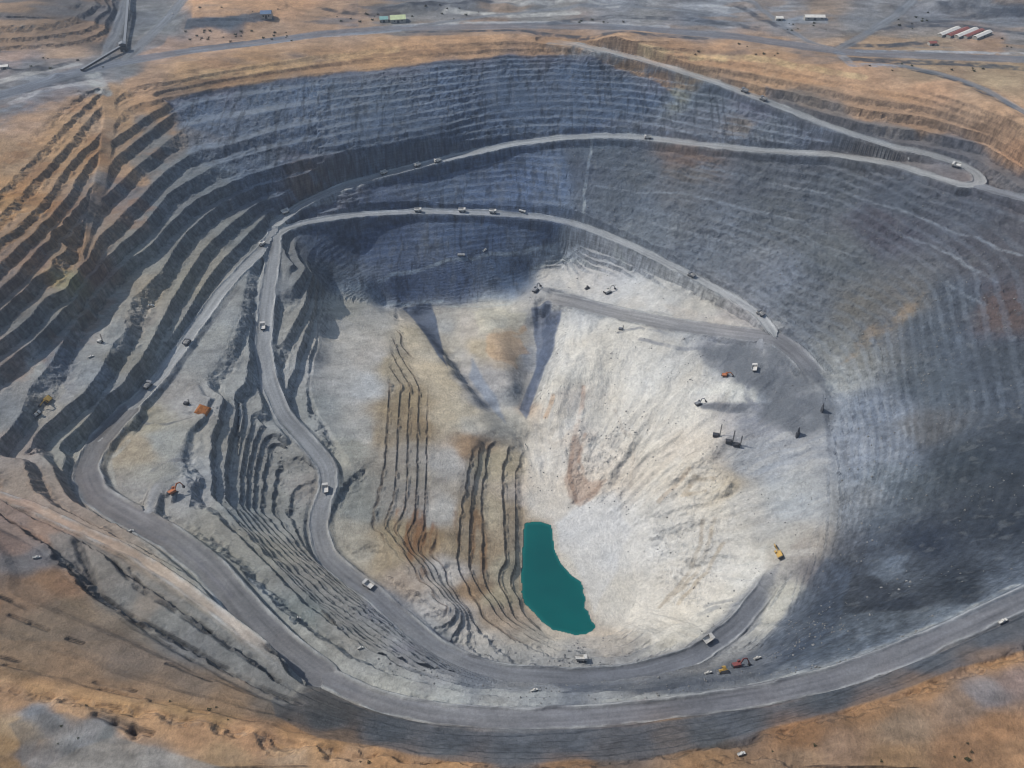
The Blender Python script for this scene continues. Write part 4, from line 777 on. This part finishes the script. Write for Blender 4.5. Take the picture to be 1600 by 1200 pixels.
class MB:
    def __init__(self): self.bm = bmesh.new()
    def box(self, x0, x1, y0, y1, z0, z1, bev=0.0):
        r = bmesh.ops.create_cube(self.bm, size=1.0)
        for v in r['verts']:
            v.co = Vector((x0+(v.co.x+.5)*(x1-x0), y0+(v.co.y+.5)*(y1-y0), z0+(v.co.z+.5)*(z1-z0)))
        if bev:
            es = list({e for v in r['verts'] for e in v.link_edges}); bmesh.ops.bevel(self.bm, geom=es, offset=bev, segments=1, affect='EDGES')
        return self
    def prism(self, prof, y0, y1):          # profile in x,z extruded along y
        a = [self.bm.verts.new((p[0], y0, p[1])) for p in prof]; b = [self.bm.verts.new((p[0], y1, p[1])) for p in prof]
        n = len(prof); self.bm.faces.new(a); self.bm.faces.new(b[::-1])
        for i in range(n): self.bm.faces.new((a[i], b[i], b[(i+1) % n], a[(i+1) % n]))
        bmesh.ops.recalc_face_normals(self.bm, faces=self.bm.faces); return self
    def hexa(self, pts):                    # eight corners: bottom four, top four
        v = [self.bm.verts.new(p) for p in pts]
        for f_ in ((3,2,1,0),(4,5,6,7),(0,1,5,4),(1,2,6,5),(2,3,7,6),(3,0,4,7)): self.bm.faces.new([v[i] for i in f_])
        bmesh.ops.recalc_face_normals(self.bm, faces=self.bm.faces); return self
    def cyl(self, p, q, r, r2=None, n=14):
        p, q = Vector(p), Vector(q); d = q-p
        M = Matrix.Translation((p+q)/2) @ d.to_track_quat('Z', 'Y').to_matrix().to_4x4()
        bmesh.ops.create_cone(self.bm, cap_ends=True, segments=n, radius1=r, radius2=r if r2 is None else r2, depth=d.length, matrix=M); return self
    def beam(self, p, q, w, h):
        p, q = Vector(p), Vector(q); d = q-p
        M = Matrix.Translation((p+q)/2) @ d.to_track_quat('X', 'Z').to_matrix().to_4x4() @ Matrix.Diagonal((d.length, w, h, 1))
        bmesh.ops.create_cube(self.bm, size=1.0, matrix=M); return self
    def build(self, name, mat, parent=None):
        me = bpy.data.meshes.new(name); self.bm.to_mesh(me); self.bm.free(); me.materials.append(mat)
        o = bpy.data.objects.new(name, me); COL.objects.link(o); o.parent = parent; return o
def thing(name, label, cat, group=None):
    o = bpy.data.objects.new(name, None); COL.objects.link(o); o['label'] = label; o['category'] = cat
    if group: o['group'] = group
    o.empty_display_size = 2; return o
def dup(root, label, group=None):
    def rec(o, par):
        c = o.copy(); COL.objects.link(c); c.parent = par
        for ch in list(o.children): rec(ch, c)
        return c
    r = rec(root, None); r['label'] = label
    if group: r['group'] = group
    return r
P_WHITE = simple('dusty_white_paint', (186,183,175), 0.6, var=0.15, scale=0.5); P_TRAY = simple('worn_steel_tray', (190,187,180), 0.6, 0.4, var=0.25, scale=0.6)
P_YEL = simple('dusty_yellow_paint', (180,145,72), 0.5, var=0.2, scale=0.5); P_ORG = simple('dusty_orange_paint', (160,98,62), 0.5, var=0.2, scale=0.5)
P_DARK = simple('dark_machine_steel', (58,58,60), 0.6, 0.4, var=0.2); P_RUB = simple('black_tyre_rubber', (34,34,36), 0.85, 0.2, var=0.2)
P_GLASS = simple('tinted_window_glass', (30,40,48), 0.12, 0.5, var=0.05); P_RED = simple('dull_red_paint', (120,66,62), 0.6, var=0.2); P_GREY = simple('grey_machine_paint', (120,122,124), 0.55, var=0.2)
P_ROOF = simple('pale_sheet_roof', (214,208,196), 0.45, 0.4, var=0.12, scale=0.2); P_RROOF = simple('red_brown_sheet_roof', (140,84,74), 0.6, var=0.15, scale=0.2)
P_GREEN = simple('pale_green_sheet_roof', (188,196,150), 0.5, var=0.12, scale=0.2); P_TEAL = simple('teal_sheet_roof', (130,168,160), 0.5, var=0.12, scale=0.2); P_BLUE = simple('blue_grey_sheet_roof', (92,112,136), 0.5, var=0.12, scale=0.2)
P_WALL = simple('sheet_metal_wall', (150,146,138), 0.6, var=0.12, scale=0.3); P_RUST = simple('rusty_ore_brown', (150,96,52), 0.9, 0.1, var=0.3, scale=0.5)
P_ROCK = simple('loose_rock', (150,146,138), 0.95, 0.1, var=0.35, scale=0.2); P_DROCK = simple('dark_rock', (82,84,88), 0.95, 0.1, var=0.35, scale=0.3); P_DUSTROCK = simple('dusty_grey_rock', (122,122,120), 0.95, 0.1, var=0.35, scale=0.2); P_LEAF = simple('dry_dark_leaf', (70,72,50), 0.85, 0.1, var=0.35, scale=0.6)
P_BARK = simple('shrub_bark', (92,76,62), 0.9, 0.1, var=0.2)
P_LOAD = simple('broken_rock_load', (140,138,134), 0.95, 0.1, var=0.3, scale=0.6)

# ---- haul truck, nose towards +x
def make_truck(paint=P_TRAY, loaded=False):
    t = thing('haul_truck', 'haul truck', 'truck')
    MB().box(-5.6, 5.0, -1.5, 1.5, 1.5, 2.4).box(4.6, 5.8, -3.3, 3.3, 1.1, 2.2, .1).build('chassis', P_DARK, t)
    MB().box(2.9, 5.6, -1.4, 1.6, 2.2, 4.0, .12).box(2.6, 5.5, -3.5, 3.5, 3.95, 4.2).build('engine_deck', P_WHITE, t)
    c = MB().box(2.9, 4.9, 0.6, 3.1, 4.22, 6.0, .12).build('cab', P_WHITE, t)
    MB().box(4.88, 4.96, 0.8, 2.9, 4.9, 5.7).box(3.1, 4.7, 3.08, 3.14, 4.9, 5.7).build('window', P_GLASS, c)
    m = MB()
    # V-floored tray: floor, sides, headboard, canopy over the cab
    m.hexa([(-6.6,-3.2,3.5),(2.2,-3.2,2.7),(2.2,3.2,2.7),(-6.6,3.2,3.5),(-6.6,-3.2,3.8),(2.2,-3.2,3.0),(2.2,3.2,3.0),(-6.6,3.2,3.8)])
    for s in (-1, 1):
        m.hexa([(-6.6,s*3.2,3.5),(2.3,s*3.2,2.7),(2.3,s*3.5,2.7),(-6.6,s*3.5,3.5),(-6.9,s*3.55,5.6),(2.6,s*3.55,6.2),(2.6,s*3.85,6.2),(-6.9,s*3.85,5.6)])
    m.hexa([(2.1,-3.5,2.7),(2.5,-3.5,2.7),(2.5,3.5,2.7),(2.1,3.5,2.7),(2.4,-3.8,6.2),(2.8,-3.8,6.2),(2.8,3.8,6.2),(2.4,3.8,6.2)])
    m.hexa([(2.5,-3.8,6.2),(5.6,-3.4,6.7),(5.6,3.4,6.7),(2.5,3.8,6.2),(2.5,-3.8,6.5),(5.6,-3.4,6.95),(5.6,3.4,6.95),(2.5,3.8,6.5)])
    b = m.build('dump_body', paint, t)
    if loaded:
        l = MB(); v = []
        rr = random.Random(4); nxs, nys = 9, 7; gr = []
        for i in range(nxs):
            row = []
            for j in range(nys):
                e = min(i, nxs-1-i)/4*min(j, nys-1-j)/3
                row.append(l.bm.verts.new((-6.2+8.5*i/(nxs-1), -3.3+6.6*j/(nys-1), 4.9+2.0*e+rr.uniform(-.2, .2))))
            gr.append(row)
        for i in range(nxs-1):
            for j in range(nys-1): l.bm.faces.new((gr[i][j], gr[i+1][j], gr[i+1][j+1], gr[i][j+1]))
        l.build('rock_load', P_LOAD, b)
    for x, y, wd in ((3.7, 2.75, .55), (3.7, -2.75, .55), (-3.4, 2.75, .5), (-3.4, 1.6, .5), (-3.4, -2.75, .5), (-3.4, -1.6, .5)):
        w_ = MB().cyl((x, y-wd, 1.45), (x, y+wd, 1.45), 1.45, n=18).build('wheel', P_RUB, t)
        MB().cyl((x, y-wd-.04, 1.45), (x, y+wd+.04, 1.45), .75, n=12).build('rim', P_GREY, w_)
    for y in (-2.6, 2.6): MB().box(5.78, 5.86, y-.4, y+.4, 1.5, 1.9).build('headlight', P_WHITE, t)
    return t
proto_empty = make_truck(); proto_full = make_truck(P_GREY, True)
TRUCKS = [ # px, py, nose towards (px,py), loaded, label
 (600,268,560,281,0,'pale haul truck on the far upper ramp, lowest of the three driving close together'),
 (652,256,610,269,0,'pale haul truck on the far upper ramp, middle of the three driving close together'),
 (684,250,640,260,0,'pale haul truck on the far upper ramp, highest of the three driving close together'),
 (1012,213,960,213,0,'small pale haul truck alone where the far upper ramp is highest in the middle'),
 (1494,256,1460,245,0,'white haul truck inside the hairpin bend at the far right of the pit'),
 (1163,144,1130,133,1,'dark loaded haul truck on the highest ramp below the far orange rim, upper of two'),
 (1192,157,1160,145,1,'dark loaded haul truck on the highest ramp below the far orange rim, lower of two'),
 (446,329,475,318,0,'haul truck just above the road junction at the left of the pit'),
 (410,383,395,400,0,'haul truck just below the road junction, turning into the outer left ramp'),
 (653,327,690,327,0,'haul truck on the second far ramp, leftmost of the three on it'),
 (722,327,760,327,0,'haul truck on the second far ramp, middle of the three on it'),
 (770,329,800,331,0,'haul truck on the second far ramp, rightmost of the three on it'),
 (411,512,411,490,0,'white haul truck on the steep inner ramp below the junction'),
 (293,537,315,508,1,'dark loaded haul truck on the outer left ramp beside the wide benches'),
 (231,605,250,585,1,'dark loaded haul truck low on the outer left ramp above its bend'),
 (509,765,509,745,0,'pale haul truck in the lower bend of the inner ramp'),
 (575,916,545,898,0,'large white haul truck below the inner ramp bend on the grey track'),
 (1180,577,1183,560,0,'white haul truck on the short spur below the floor road'),
 (1105,1000,1140,975,0,'grey haul truck driving on the dark road right of the lake'),
 (908,1033,940,1033,0,'pale haul truck on the road at the near edge of the lake'),
 (1080,432,1060,422,1,'dark loaded haul truck on the diagonal ramp above the white floor, upper of two'),
 (1188,492,1170,480,1,'dark loaded haul truck on the diagonal ramp above the white floor, by the hairpin'),
]
first = {0: True, 1: True}
protos = {0: proto_empty, 1: proto_full}
for px, py, qx, qy, ld, lab in TRUCKS:
    if 205 < py < 340: py += 4; qy += 4
    a = heading(px, py, qx, qy); loc, rot = seat(px, py, a)
    if first[ld]: o = protos[ld]; o['label'] = lab; o['group'] = 'haul trucks on the pit roads'; first[ld] = False
    else: o = dup(protos[ld], lab, 'haul trucks on the pit roads')
    o.location = loc; o.rotation_euler = rot; o.scale = (0.9,)*3

# ---- excavator, boom towards +x
def make_excavator(label, paint, cat='excavator'):
    t = thing('excavator', label, cat)
    for s in (-1, 1): MB().prism([(-3.4,.5),(-3.0,0),(3.0,0),(3.4,.5),(3.2,1.3),(-3.2,1.3)], s*2.0-.55, s*2.0+.55).build('track', P_DARK, t)
    MB().box(-1.5, 1.5, -1.5, 1.5, .6, 1.7).build('undercarriage', P_DARK, t)
    h = MB().box(-4.2, 2.2, -2.4, 2.4, 1.7, 3.9, .2).build('house', paint, t)
    MB().box(-4.9, -4.2, -2.3, 2.3, 1.8, 3.6, .1).build('counterweight', P_DARK, h)
    c = MB().box(.6, 2.9, .9, 2.6, 3.4, 5.4, .1).build('cab', paint, t); MB().box(2.88, 2.96, 1.05, 2.45, 4.2, 5.2).build('window', P_GLASS, c)
    MB().beam((1.6,-.4,3.0), (5.2,-.4,7.4), .9, 1.0).beam((5.0,-.4,7.2), (8.2,-.4,6.6), .8, .9).build('boom', paint, t)
    MB().beam((8.0,-.4,6.8), (9.6,-.4,2.6), .7, .8).build('stick', paint, t)
    MB().prism([(8.6,.4),(9.8,.1),(10.6,1.0),(10.2,2.6),(9.2,2.6),(9.0,1.4)], -1.6, .8).build('bucket', P_DARK, t)
    return t
def stand(t, px, py, qx, qy, scale=1.0, level=False):
    a = heading(px, py, qx, qy); loc, rot = seat(px, py, a, 3.5, 2.5); t.location = loc; t.rotation_euler = (0, 0, a) if level else rot; t.scale = (scale,)*3
stand(make_excavator('pale grey excavator on the white floor beside the top of the chute', P_GREY), 838, 455, 855, 440, 1.25)
stand(make_excavator('pale cream excavator with raised boom on the white floor above the floor road', P_WHITE), 950, 458, 975, 448, 1.35)
stand(make_excavator('yellow excavator on the narrow bench at the far left edge', P_YEL), 72, 628, 55, 648, 1.2)
stand(make_excavator('orange yellow excavator reaching uphill at the end of the dark road', P_YEL), 1219, 868, 1209, 845, 1.25)
stand(make_excavator('orange excavator among rock heaps on the mound inside the left bend', P_ORG), 272, 771, 290, 760, 1.15)
stand(make_excavator('dull red excavator on the near right road behind the yellow bulldozer', P_RED), 1153, 1043, 1175, 1038, 1.1)
stand(make_excavator('orange excavator digging the grey floor below the spur', P_ORG), 1134, 588, 1150, 592, 1.0)
stand(make_excavator('grey excavator at the left end of the grey dumping strip on the white floor', P_GREY), 1092, 632, 1110, 628, 1.0)
# ---- bulldozer
def make_dozer(label, paint):
    t = thing('bulldozer', label, 'bulldozer')
    for s in (-1, 1): MB().prism([(-2.6,.5),(-2.2,0),(2.2,0),(2.6,.5),(2.0,1.4),(-2.0,1.7)], s*1.6-.4, s*1.6+.4).build('track', P_DARK, t)
    MB().box(-2.2, 2.4, -1.1, 1.1, .7, 2.3, .15).build('body', paint, t)
    c = MB().box(-1.6, .4, -1.2, 1.2, 2.3, 3.9, .12).build('cab', paint, t); MB().box(.38, .45, -1, 1, 2.8, 3.6).build('window', P_GLASS, c)
    MB().prism([(3.1,.1),(3.4,.1),(3.25,.9),(3.5,1.9),(3.2,1.9),(2.95,.9)], -2.5, 2.5).build('blade', P_GREY, t)
    MB().beam((1.0,-1.3,.8), (3.0,-1.3,.8), .25, .3).beam((1.0,1.3,.8), (3.0,1.3,.8), .25, .3).build('push_arms', paint, t)
    MB().beam((-2.2,0,1.4), (-3.6,0,.5), .5, .5).build('ripper', P_DARK, t)
    return t
stand(make_dozer('bright yellow bulldozer on the near right road beside the dull red excavator', P_YEL), 1131, 1052, 1110, 1055, 1.5)
stand(make_dozer('small dark bulldozer on the white floor between the two pale excavators', P_DARK), 918, 451, 900, 456, 1.2)
stand(make_dozer('pale bulldozer below the yellow excavator on the far left bench', P_WHITE), 57, 648, 45, 660, 1.4)
# ---- drill rig
def make_drill(label, paint, mast=11):
    t = thing('drill_rig', label, 'drill rig')
    for s in (-1, 1): MB().prism([(-3.0,.4),(-2.7,0),(2.7,0),(3.0,.4),(2.8,1.1),(-2.8,1.1)], s*1.5-.4, s*1.5+.4).build('track', P_DARK, t)
    MB().box(-3.2, 2.0, -1.8, 1.8, 1.1, 3.0, .1).build('house', paint, t)
    c = MB().box(1.0, 2.6, -1.9, -.3, 3.0, 4.6, .08).build('cab', paint, t); MB().box(2.58, 2.64, -1.8, -.4, 3.5, 4.4).build('window', P_GLASS, c)
    m = MB()
    for sx, sy in ((-.4,-.4),(.4,-.4),(.4,.4),(-.4,.4)): m.beam((3+sx,.6+sy,.6), (3+sx,.6+sy,mast), .16, .16)
    z_ = 1.5
    while z_ < mast-.8:
        m.beam((2.6,.2,z_), (3.4,.2,z_+.8), .1, .1).beam((2.6,1.0,z_+.8), (3.4,1.0,z_), .1, .1).beam((2.6,.2,z_), (2.6,1.0,z_+.8), .1, .1); z_ += .9
    m.build('mast', P_DARK, t)
    MB().cyl((3,.6,.2), (3,.6,mast-1), .14).build('drill_rod', P_GREY, t)
    return t
for px, py, lab, pt, ms in ((1119,682,'dark drill rig with a tall mast on white rubble, leftmost of three',P_DARK,15),(1139,692,'dark drill rig with a tall mast on white rubble, between two others',P_DARK,15),(1151,697,'dark drill rig with a tall mast on white rubble, rightmost of three',P_DARK,13),
    (970,515,'drill rig beside the floor road at the left end of the ring shaped tracks',P_GREY,8),(157,535,'drill rig with thin upright mast on a wide grey left bench',P_WHITE,12),(292,632,'dark drill rig beside the rust brown ore square on the platform',P_DARK,8)):
    stand(make_drill(lab, pt, ms), px, py, px+18, py+3, 1.35 if ms > 12 else 1.0, True)
# ---- light vehicles
def make_ute():
    t = thing('pickup_truck', 'pickup', 'pickup truck')
    MB().box(-2.6, 2.6, -.95, .95, .55, 1.15, .08).build('body', P_WHITE, t)
    c = MB().hexa([(-.4,-.9,1.15),(1.4,-.9,1.15),(1.4,.9,1.15),(-.4,.9,1.15),(-.2,-.75,1.9),(.8,-.75,1.9),(.8,.75,1.9),(-.2,.75,1.9)]).build('cab', P_WHITE, t)
    MB().hexa([(.95,-.75,1.3),(1.38,-.75,1.2),(1.38,.75,1.2),(.95,.75,1.3),(.85,-.68,1.85),(.9,-.68,1.83),(.9,.68,1.83),(.85,.68,1.85)]).build('windscreen', P_GLASS, c)
    MB().box(-2.6, -.5, -.95, -.85, 1.15, 1.5).box(-2.6, -.5, .85, .95, 1.15, 1.5).box(-2.6, -2.5, -.95, .95, 1.15, 1.5).build('tray_sides', P_WHITE, t)
    for x in (-1.7, 1.7):
        for y in (-.9, .9): MB().cyl((x, y-.14, .42), (x, y+.14, .42), .42, n=12).build('wheel', P_RUB, t)
    return t
ute = make_ute(); fu = True
for px, py, lab, sc in ((57,872,'white pickup truck on the grey shelf at the left edge below the dark crest line',1.25),(204,830,'white pickup truck parked beside the outer ramp bend at the left',1.25),(835,1080,'white pickup truck at the left end of the pale rock windrow below the lake',1.4),
    (1567,972,'white pickup truck on the wide ramp near the right edge',1.5),(1184,1030,'white pickup truck on the near right road behind the dull red excavator',1.6),(1107,1053,'pale pickup truck left of the bright yellow bulldozer',1.5),(467,967,'white pickup truck below the ribbed wall beside the wide outer ramp',1.2),
    (563,1013,'white pickup truck on the grey ground between the two near ramps',1.2),(1158,1179,'white pickup truck on the orange rim at the bottom of the photo',1.2),(757,391,'white pickup truck on the narrow ledge of the dark far wall',1.5),(142,558,'white pickup truck beside the drill rig on the wide left bench',1.4),(236,478,'dark dusty pickup truck on the pale bench left of the outer ramp',1.5)):
    o = ute if fu else dup(ute, lab); fu = False; o['label'] = lab; o['group'] = 'pickup trucks around the pit'
    stand(o, px, py, px+14, py-5, sc*0.85)
# ---- water truck on the dark wall ledge
def make_tanker(label):
    t = thing('water_truck', label, 'tank truck')
    MB().box(-5, 5, -1.4, 1.4, 1.0, 1.5).build('chassis', P_DARK, t); MB().box(3.0, 5.4, -1.5, 1.5, 1.5, 4.0, .15).build('cab', P_WHITE, t)
    MB().cyl((-5, 0, 2.9), (2.6, 0, 2.9), 1.5, n=20).build('tank', P_WHITE, t)
    for x in (4.0, -2.2, -3.8):
        for y in (-1.3, 1.3): MB().cyl((x, y-.25, .75), (x, y+.25, .75), .75, n=14).build('wheel', P_RUB, t)
    return t
stand(make_tanker('white water tank truck on the ledge halfway down the dark far wall'), 720, 399, 750, 396, 1.0)
stand(make_tanker('white water tank truck on the second far ramp near its right bend'), 816, 332, 850, 337, 1.0)
# ---- lighting tower at the right hairpin
def make_light_tower(label, px, py, h=9):
    t = thing('lighting_tower', label, 'lighting tower')
    MB().box(-1.6, 1.6, -.9, .9, .5, 1.8, .08).build('trailer', P_WHITE, t)
    MB().cyl((0,0,1.8), (0,0,h), .14).build('mast', P_GREY, t)
    for y in (-.9, .9): MB().cyl((0, y-.12, .45), (0, y+.12, .45), .45, n=12).build('wheel', P_RUB, t)
    for y in (-.8, -.27, .27, .8): MB().box(-.1, .25, y-.22, y+.22, h-.1, h+.35).build('lamp', P_WHITE, t)
    stand(t, px, py, px+5, py+3)
make_light_tower('pale lighting tower between the two arms of the right hairpin', 1419, 249)
make_light_tower('pale lighting tower at the corner of the grey stockpile road beyond the far rim', 270, 22, 12)
# ---- rust brown ore square on the platform
def ore_pad():
    t = thing('ore_pile', 'flat rust brown square heap of ore on the grey platform', 'ore heap')
    bm = MB(); n = 12; rr = random.Random(8); g_ = []
    for i in range(n+1):
        row = []
        for j in range(n+1):
            e = min(i, n-i, j, n-j); row.append(bm.bm.verts.new((-7+14*i/n, -8+16*j/n, -0.3+min(e, 2)*0.9+rr.uniform(0, .3)*(e > 0))))
        g_.append(row)
    for i in range(n):
        for j in range(n): bm.bm.faces.new((g_[i][j], g_[i+1][j], g_[i+1][j+1], g_[i][j+1]))
    bm.build('heap', P_RUST, t); stand(t, 317, 641, 335, 643)
ore_pad()
# ---- buildings beyond the rim
def make_shed(label, px, py, ang, L_, W_, H_, roof, wall=P_WALL, cat='shed'):
    t = thing('shed', label, cat)
    MB().box(-L_/2, L_/2, -W_/2, W_/2, -1.0, H_).prism([(0,0)]*0 or [(-L_/2, H_), (L_/2, H_), (L_/2, H_+.02), (-L_/2, H_+.02)], -W_/2, W_/2).build('wall', wall, t)
    rh = W_*0.22; m = MB()
    for s in (-1, 1):
        m.hexa([(-L_/2-.4, 0, H_+rh), (L_/2+.4, 0, H_+rh), (L_/2+.4, s*(W_/2+.5), H_-.1), (-L_/2-.4, s*(W_/2+.5), H_-.1),
                (-L_/2-.4, 0, H_+rh+.25), (L_/2+.4, 0, H_+rh+.25), (L_/2+.4, s*(W_/2+.5), H_+.15), (-L_/2-.4, s*(W_/2+.5), H_+.15)])
    m.build('roof', roof, t)
    MB().box(-2, 2, -W_/2-.06, -W_/2+.02, 0, H_*0.75).build('door', P_DARK, t)
    nw = int(L_//9)
    for i in range(nw):
        x = -L_/2+(i+.5)*L_/nw
        if abs(x) > 3.5: MB().box(x-1.2, x+1.2, -W_/2-.05, -W_/2+.02, H_*.45, H_*.75).build('window', P_GLASS, t)
    x, y, z = hit(px, py); t.location = (x, y, z); t.rotation_euler = (0, 0, ang)
    return t
sa = heading(1480, 56, 1512, 43)
make_shed('long pale roofed shed at the left end of the row beyond the right rim', 1482, 52, sa, 55, 9, 4, P_ROOF)
make_shed('long red brown roofed shed second from left in the row beyond the right rim', 1496, 53, sa, 58, 8, 4, P_RROOF)
make_shed('long pale roofed shed in the middle of the row beyond the right rim', 1509, 54, sa, 60, 9, 4, P_ROOF)
make_shed('long red brown roofed shed second from right in the row beyond the right rim', 1521, 55, sa, 52, 7, 4, P_RROOF)
make_shed('long pale roofed shed at the right end of the row beyond the right rim', 1534, 57, sa, 46, 9, 4, P_ROOF)
make_shed('pale green roofed shed beside the ring road beyond the middle of the far rim', 622, 33, 0.15, 26, 20, 6, P_GREEN)
make_shed('small teal roofed shed left of the pale green roofed shed', 600, 33, 0.15, 14, 14, 5, P_TEAL)
make_shed('square blue grey roofed shed at the right end of the dark stockpile edge', 417, 27, 0.1, 18, 16, 8, P_BLUE)
make_shed('small white roofed hut on the grey plain beside the right stockpile', 1217, 31, 0.0, 12, 10, 4, P_ROOF, cat='hut')
make_shed('wide white roofed workshop on the pale strip beyond the right rim', 1272, 30, -0.03, 34, 12, 5, P_ROOF, cat='workshop')
make_shed('small dark red roofed hut below the row of sheds', 1456, 70, 0.1, 12, 9, 4, P_RROOF, cat='hut')
make_shed('tiny white roofed hut at the far left edge of the plain', 8, 107, 0.3, 11, 8, 4, P_ROOF, cat='hut')
# ---- conveyors meeting at the transfer tower at top left
def conveyor(label, a, b, h0, h1):
    A = Vector(hit(*a)); B = Vector(hit(*b)); t = thing('conveyor', label, 'conveyor'); t.location = A
    d = B-A; p = Vector((0, 0, h0)); q_ = d+Vector((0, 0, h1))
    g_ = MB().beam(p, q_, 3.6, 3.0).build('gallery', P_DARK, t)
    n = d.normalized().cross(Vector((0, 0, 1))).normalized()
    MB().beam(p+Vector((0,0,1.65)), q_+Vector((0,0,1.65)), 4.0, .25).build('roof', P_GREY, g_)
    k_ = max(2, int(d.length//25))
    for i in range(k_+1):
        f_ = i/k_; c = p.lerp(q_, f_); base = d*f_; bz = gz(A.x+base.x, A.y+base.y)-A.z
        MB().beam(c-Vector((0,0,1.4))+n*1.4, Vector((base.x, base.y, bz-.5))+n*2.4, .5, .5).beam(c-Vector((0,0,1.4))-n*1.4, Vector((base.x, base.y, bz-.5))-n*2.4, .5, .5).build('trestle', P_GREY, t)
conveyor('long dark conveyor running away from the transfer tower past the grey stockpile', (196,77), (203,-8), 6, 6)
conveyor('short dark conveyor running down to the left from the transfer tower', (192,80), (128,112), 8, 2.5)
tt = thing('transfer_tower', 'dark transfer tower where the two conveyors meet at top left', 'tower')
MB().box(-5, 5, -5, 5, -.5, 12).build('wall', P_DARK, tt); MB().prism([(-5.6,12),(5.6,12),(0,14)], -5.6, 5.6).build('roof', P_GREY, tt); MB().box(-1, 1, -5.08, -4.98, 0, 2.6).build('door', P_GREY, tt); MB().box(-3.5, 3.5, -5.07, -4.97, 7.5, 9.5).build('window', P_GLASS, tt)
tt.location = hit(194, 79); tt.rotation_euler = (0, 0, .3)
# ---- shrubs on the rim land
def make_shrub():
    t = thing('shrub', 'low dark dry shrub on the bare ground around the pit', 'shrub', 'scattered low shrubs on the rim land')
    m = MB(); rr = random.Random(11)
    for _ in range(150):
        a_, e_ = rr.uniform(0, 6.28), rr.uniform(0, 1); r_ = rr.uniform(.35, 1)**.6*(1+.35*math.sin(3*a_))
        c = Vector((1.7*r_*math.cos(a_)*math.sqrt(1-e_*e_*.8), 1.7*r_*math.sin(a_)*math.sqrt(1-e_*e_*.8), .5+1.7*e_*r_))
        x_ = Vector((rr.uniform(-1,1), rr.uniform(-1,1), rr.uniform(-1,1))).normalized(); y_ = x_.orthogonal().normalized(); s_ = rr.uniform(.25, .5)
        m.bm.faces.new([m.bm.verts.new(c+x_*s_), m.bm.verts.new(c+y_*s_*.6), m.bm.verts.new(c-x_*s_), m.bm.verts.new(c-y_*s_*.6)])
    m.build('crown', P_LEAF, t)
    m = MB()
    for k_ in range(4): m.cyl((0,0,-.3), (.7*math.cos(k_*1.6), .7*math.sin(k_*1.6), 1.3), .1, .04, 6)
    m.build('stems', P_BARK, t); return t
sh = make_shrub(); fs = True; rr = random.Random(21)
ZONES = [(285,48,470,66,26),(300,8,480,22,4),(840,30,1000,36,6),(1225,36,1310,50,8),(1400,20,1480,45,10),(1340,95,1560,112,8),(0,1090,480,1165,9),(560,1180,980,1199,3),(1200,1145,1590,1195,8),(40,90,170,118,8),(520,20,600,36,10),(640,8,760,30,10),(990,66,1250,90,8),(1560,60,1600,80,3)]
for x0, y0, x1, y1, n in ZONES:
    for _ in range(n):
        px, py = rr.uniform(x0, x1), rr.uniform(y0, y1)
        o = sh if fs else dup(sh, sh['label']); fs = False
        o.location = Vector(hit(px, py))-Vector((0, 0, .1)); s_ = rr.uniform(.6, 1.5)*(0.55 if py > 1000 else 1.0); o.scale = (s_, s_, s_*.9); o.rotation_euler = (0, 0, rr.uniform(0, 6.28))
# ---- rock fins standing out of the right floor
def rock_fin(label, px, py, h, L_, ang, seed):
    rr = random.Random(seed); m = MB(); bmesh.ops.create_icosphere(m.bm, subdivisions=4, radius=1.0)
    for v in m.bm.verts:
        d = v.co.normalized(); n_ = math.sin(d.x*7+seed)*math.sin(d.y*9+seed*2)*math.sin(d.z*6)*.25+rr.uniform(-.04, .04)
        v.co = Vector((d.x*L_*(1+n_)*(1-.55*max(d.z, 0)), d.y*L_*.45*(1+n_)*(1-.6*max(d.z, 0)), d.z*h*(1+n_*.6)))
    o = m.build('rock_outcrop', P_DROCK); o['label'] = label; o['category'] = 'rock'; o.location = Vector(hit(px, py)); o.rotation_euler = (0, 0, ang)
rock_fin('tall dark rock outcrop with a pale left side on the grey right floor', 1246, 680, 13, 5, 1.1, 3)
rock_fin('dark rock outcrop above and right of the tallest one on the grey right floor', 1284, 642, 13, 4, 1.4, 5)
# ---- loose broken rock, far too many to count
def rubble():
    vs, fs_ = [], []; base = bmesh.new(); bmesh.ops.create_icosphere(base, subdivisions=1, radius=1.0)
    bv = np.array([v.co for v in base.verts]); bf = np.array([[v.index for v in f_.verts] for f_ in base.faces]); base.free()
    R = np.random.default_rng(5); n = 0
    want = [(white, 700, .3, 1.0), (right, 900, .4, 1.3), (ribs, 500, .4, 1.0), (heap, 500, .5, 1.2)]
    for mask, cnt, r0, r1 in want:
        w_ = (mask*(onroad < 0.2)*(lk < .02)*(Z > LAKE_Z+1)*np.clip(0.15+fbm(X, Y, 35, 3, 81), 0, 1)).ravel()
        area = np.repeat((np.gradient(YR)*wid(YR))[:, None], nx, 1).ravel(); w_ = w_*area
        idx = R.choice(w_.size, cnt, p=w_/w_.sum())
        for i in idx:
            s_ = r0+(r1-r0)*R.random()**3; sc = s_*(0.7+0.6*R.random(3)); jit = 1+0.3*(R.random((len(bv), 1))-.5)
            vs.append(bv*jit*sc+np.array([X.ravel()[i], Y.ravel()[i], Z.ravel()[i]+s_*.25])); fs_.append(bf+n); n += len(bv)
    V = np.concatenate(vs); F = np.concatenate(fs_)
    me = bpy.data.meshes.new('rubble'); me.from_pydata(V.tolist(), [], F.tolist()); me.update(); me.materials.append(P_DUSTROCK)
    o = bpy.data.objects.new('rubble', me); COL.objects.link(o); o['kind'] = 'stuff'
rubble()
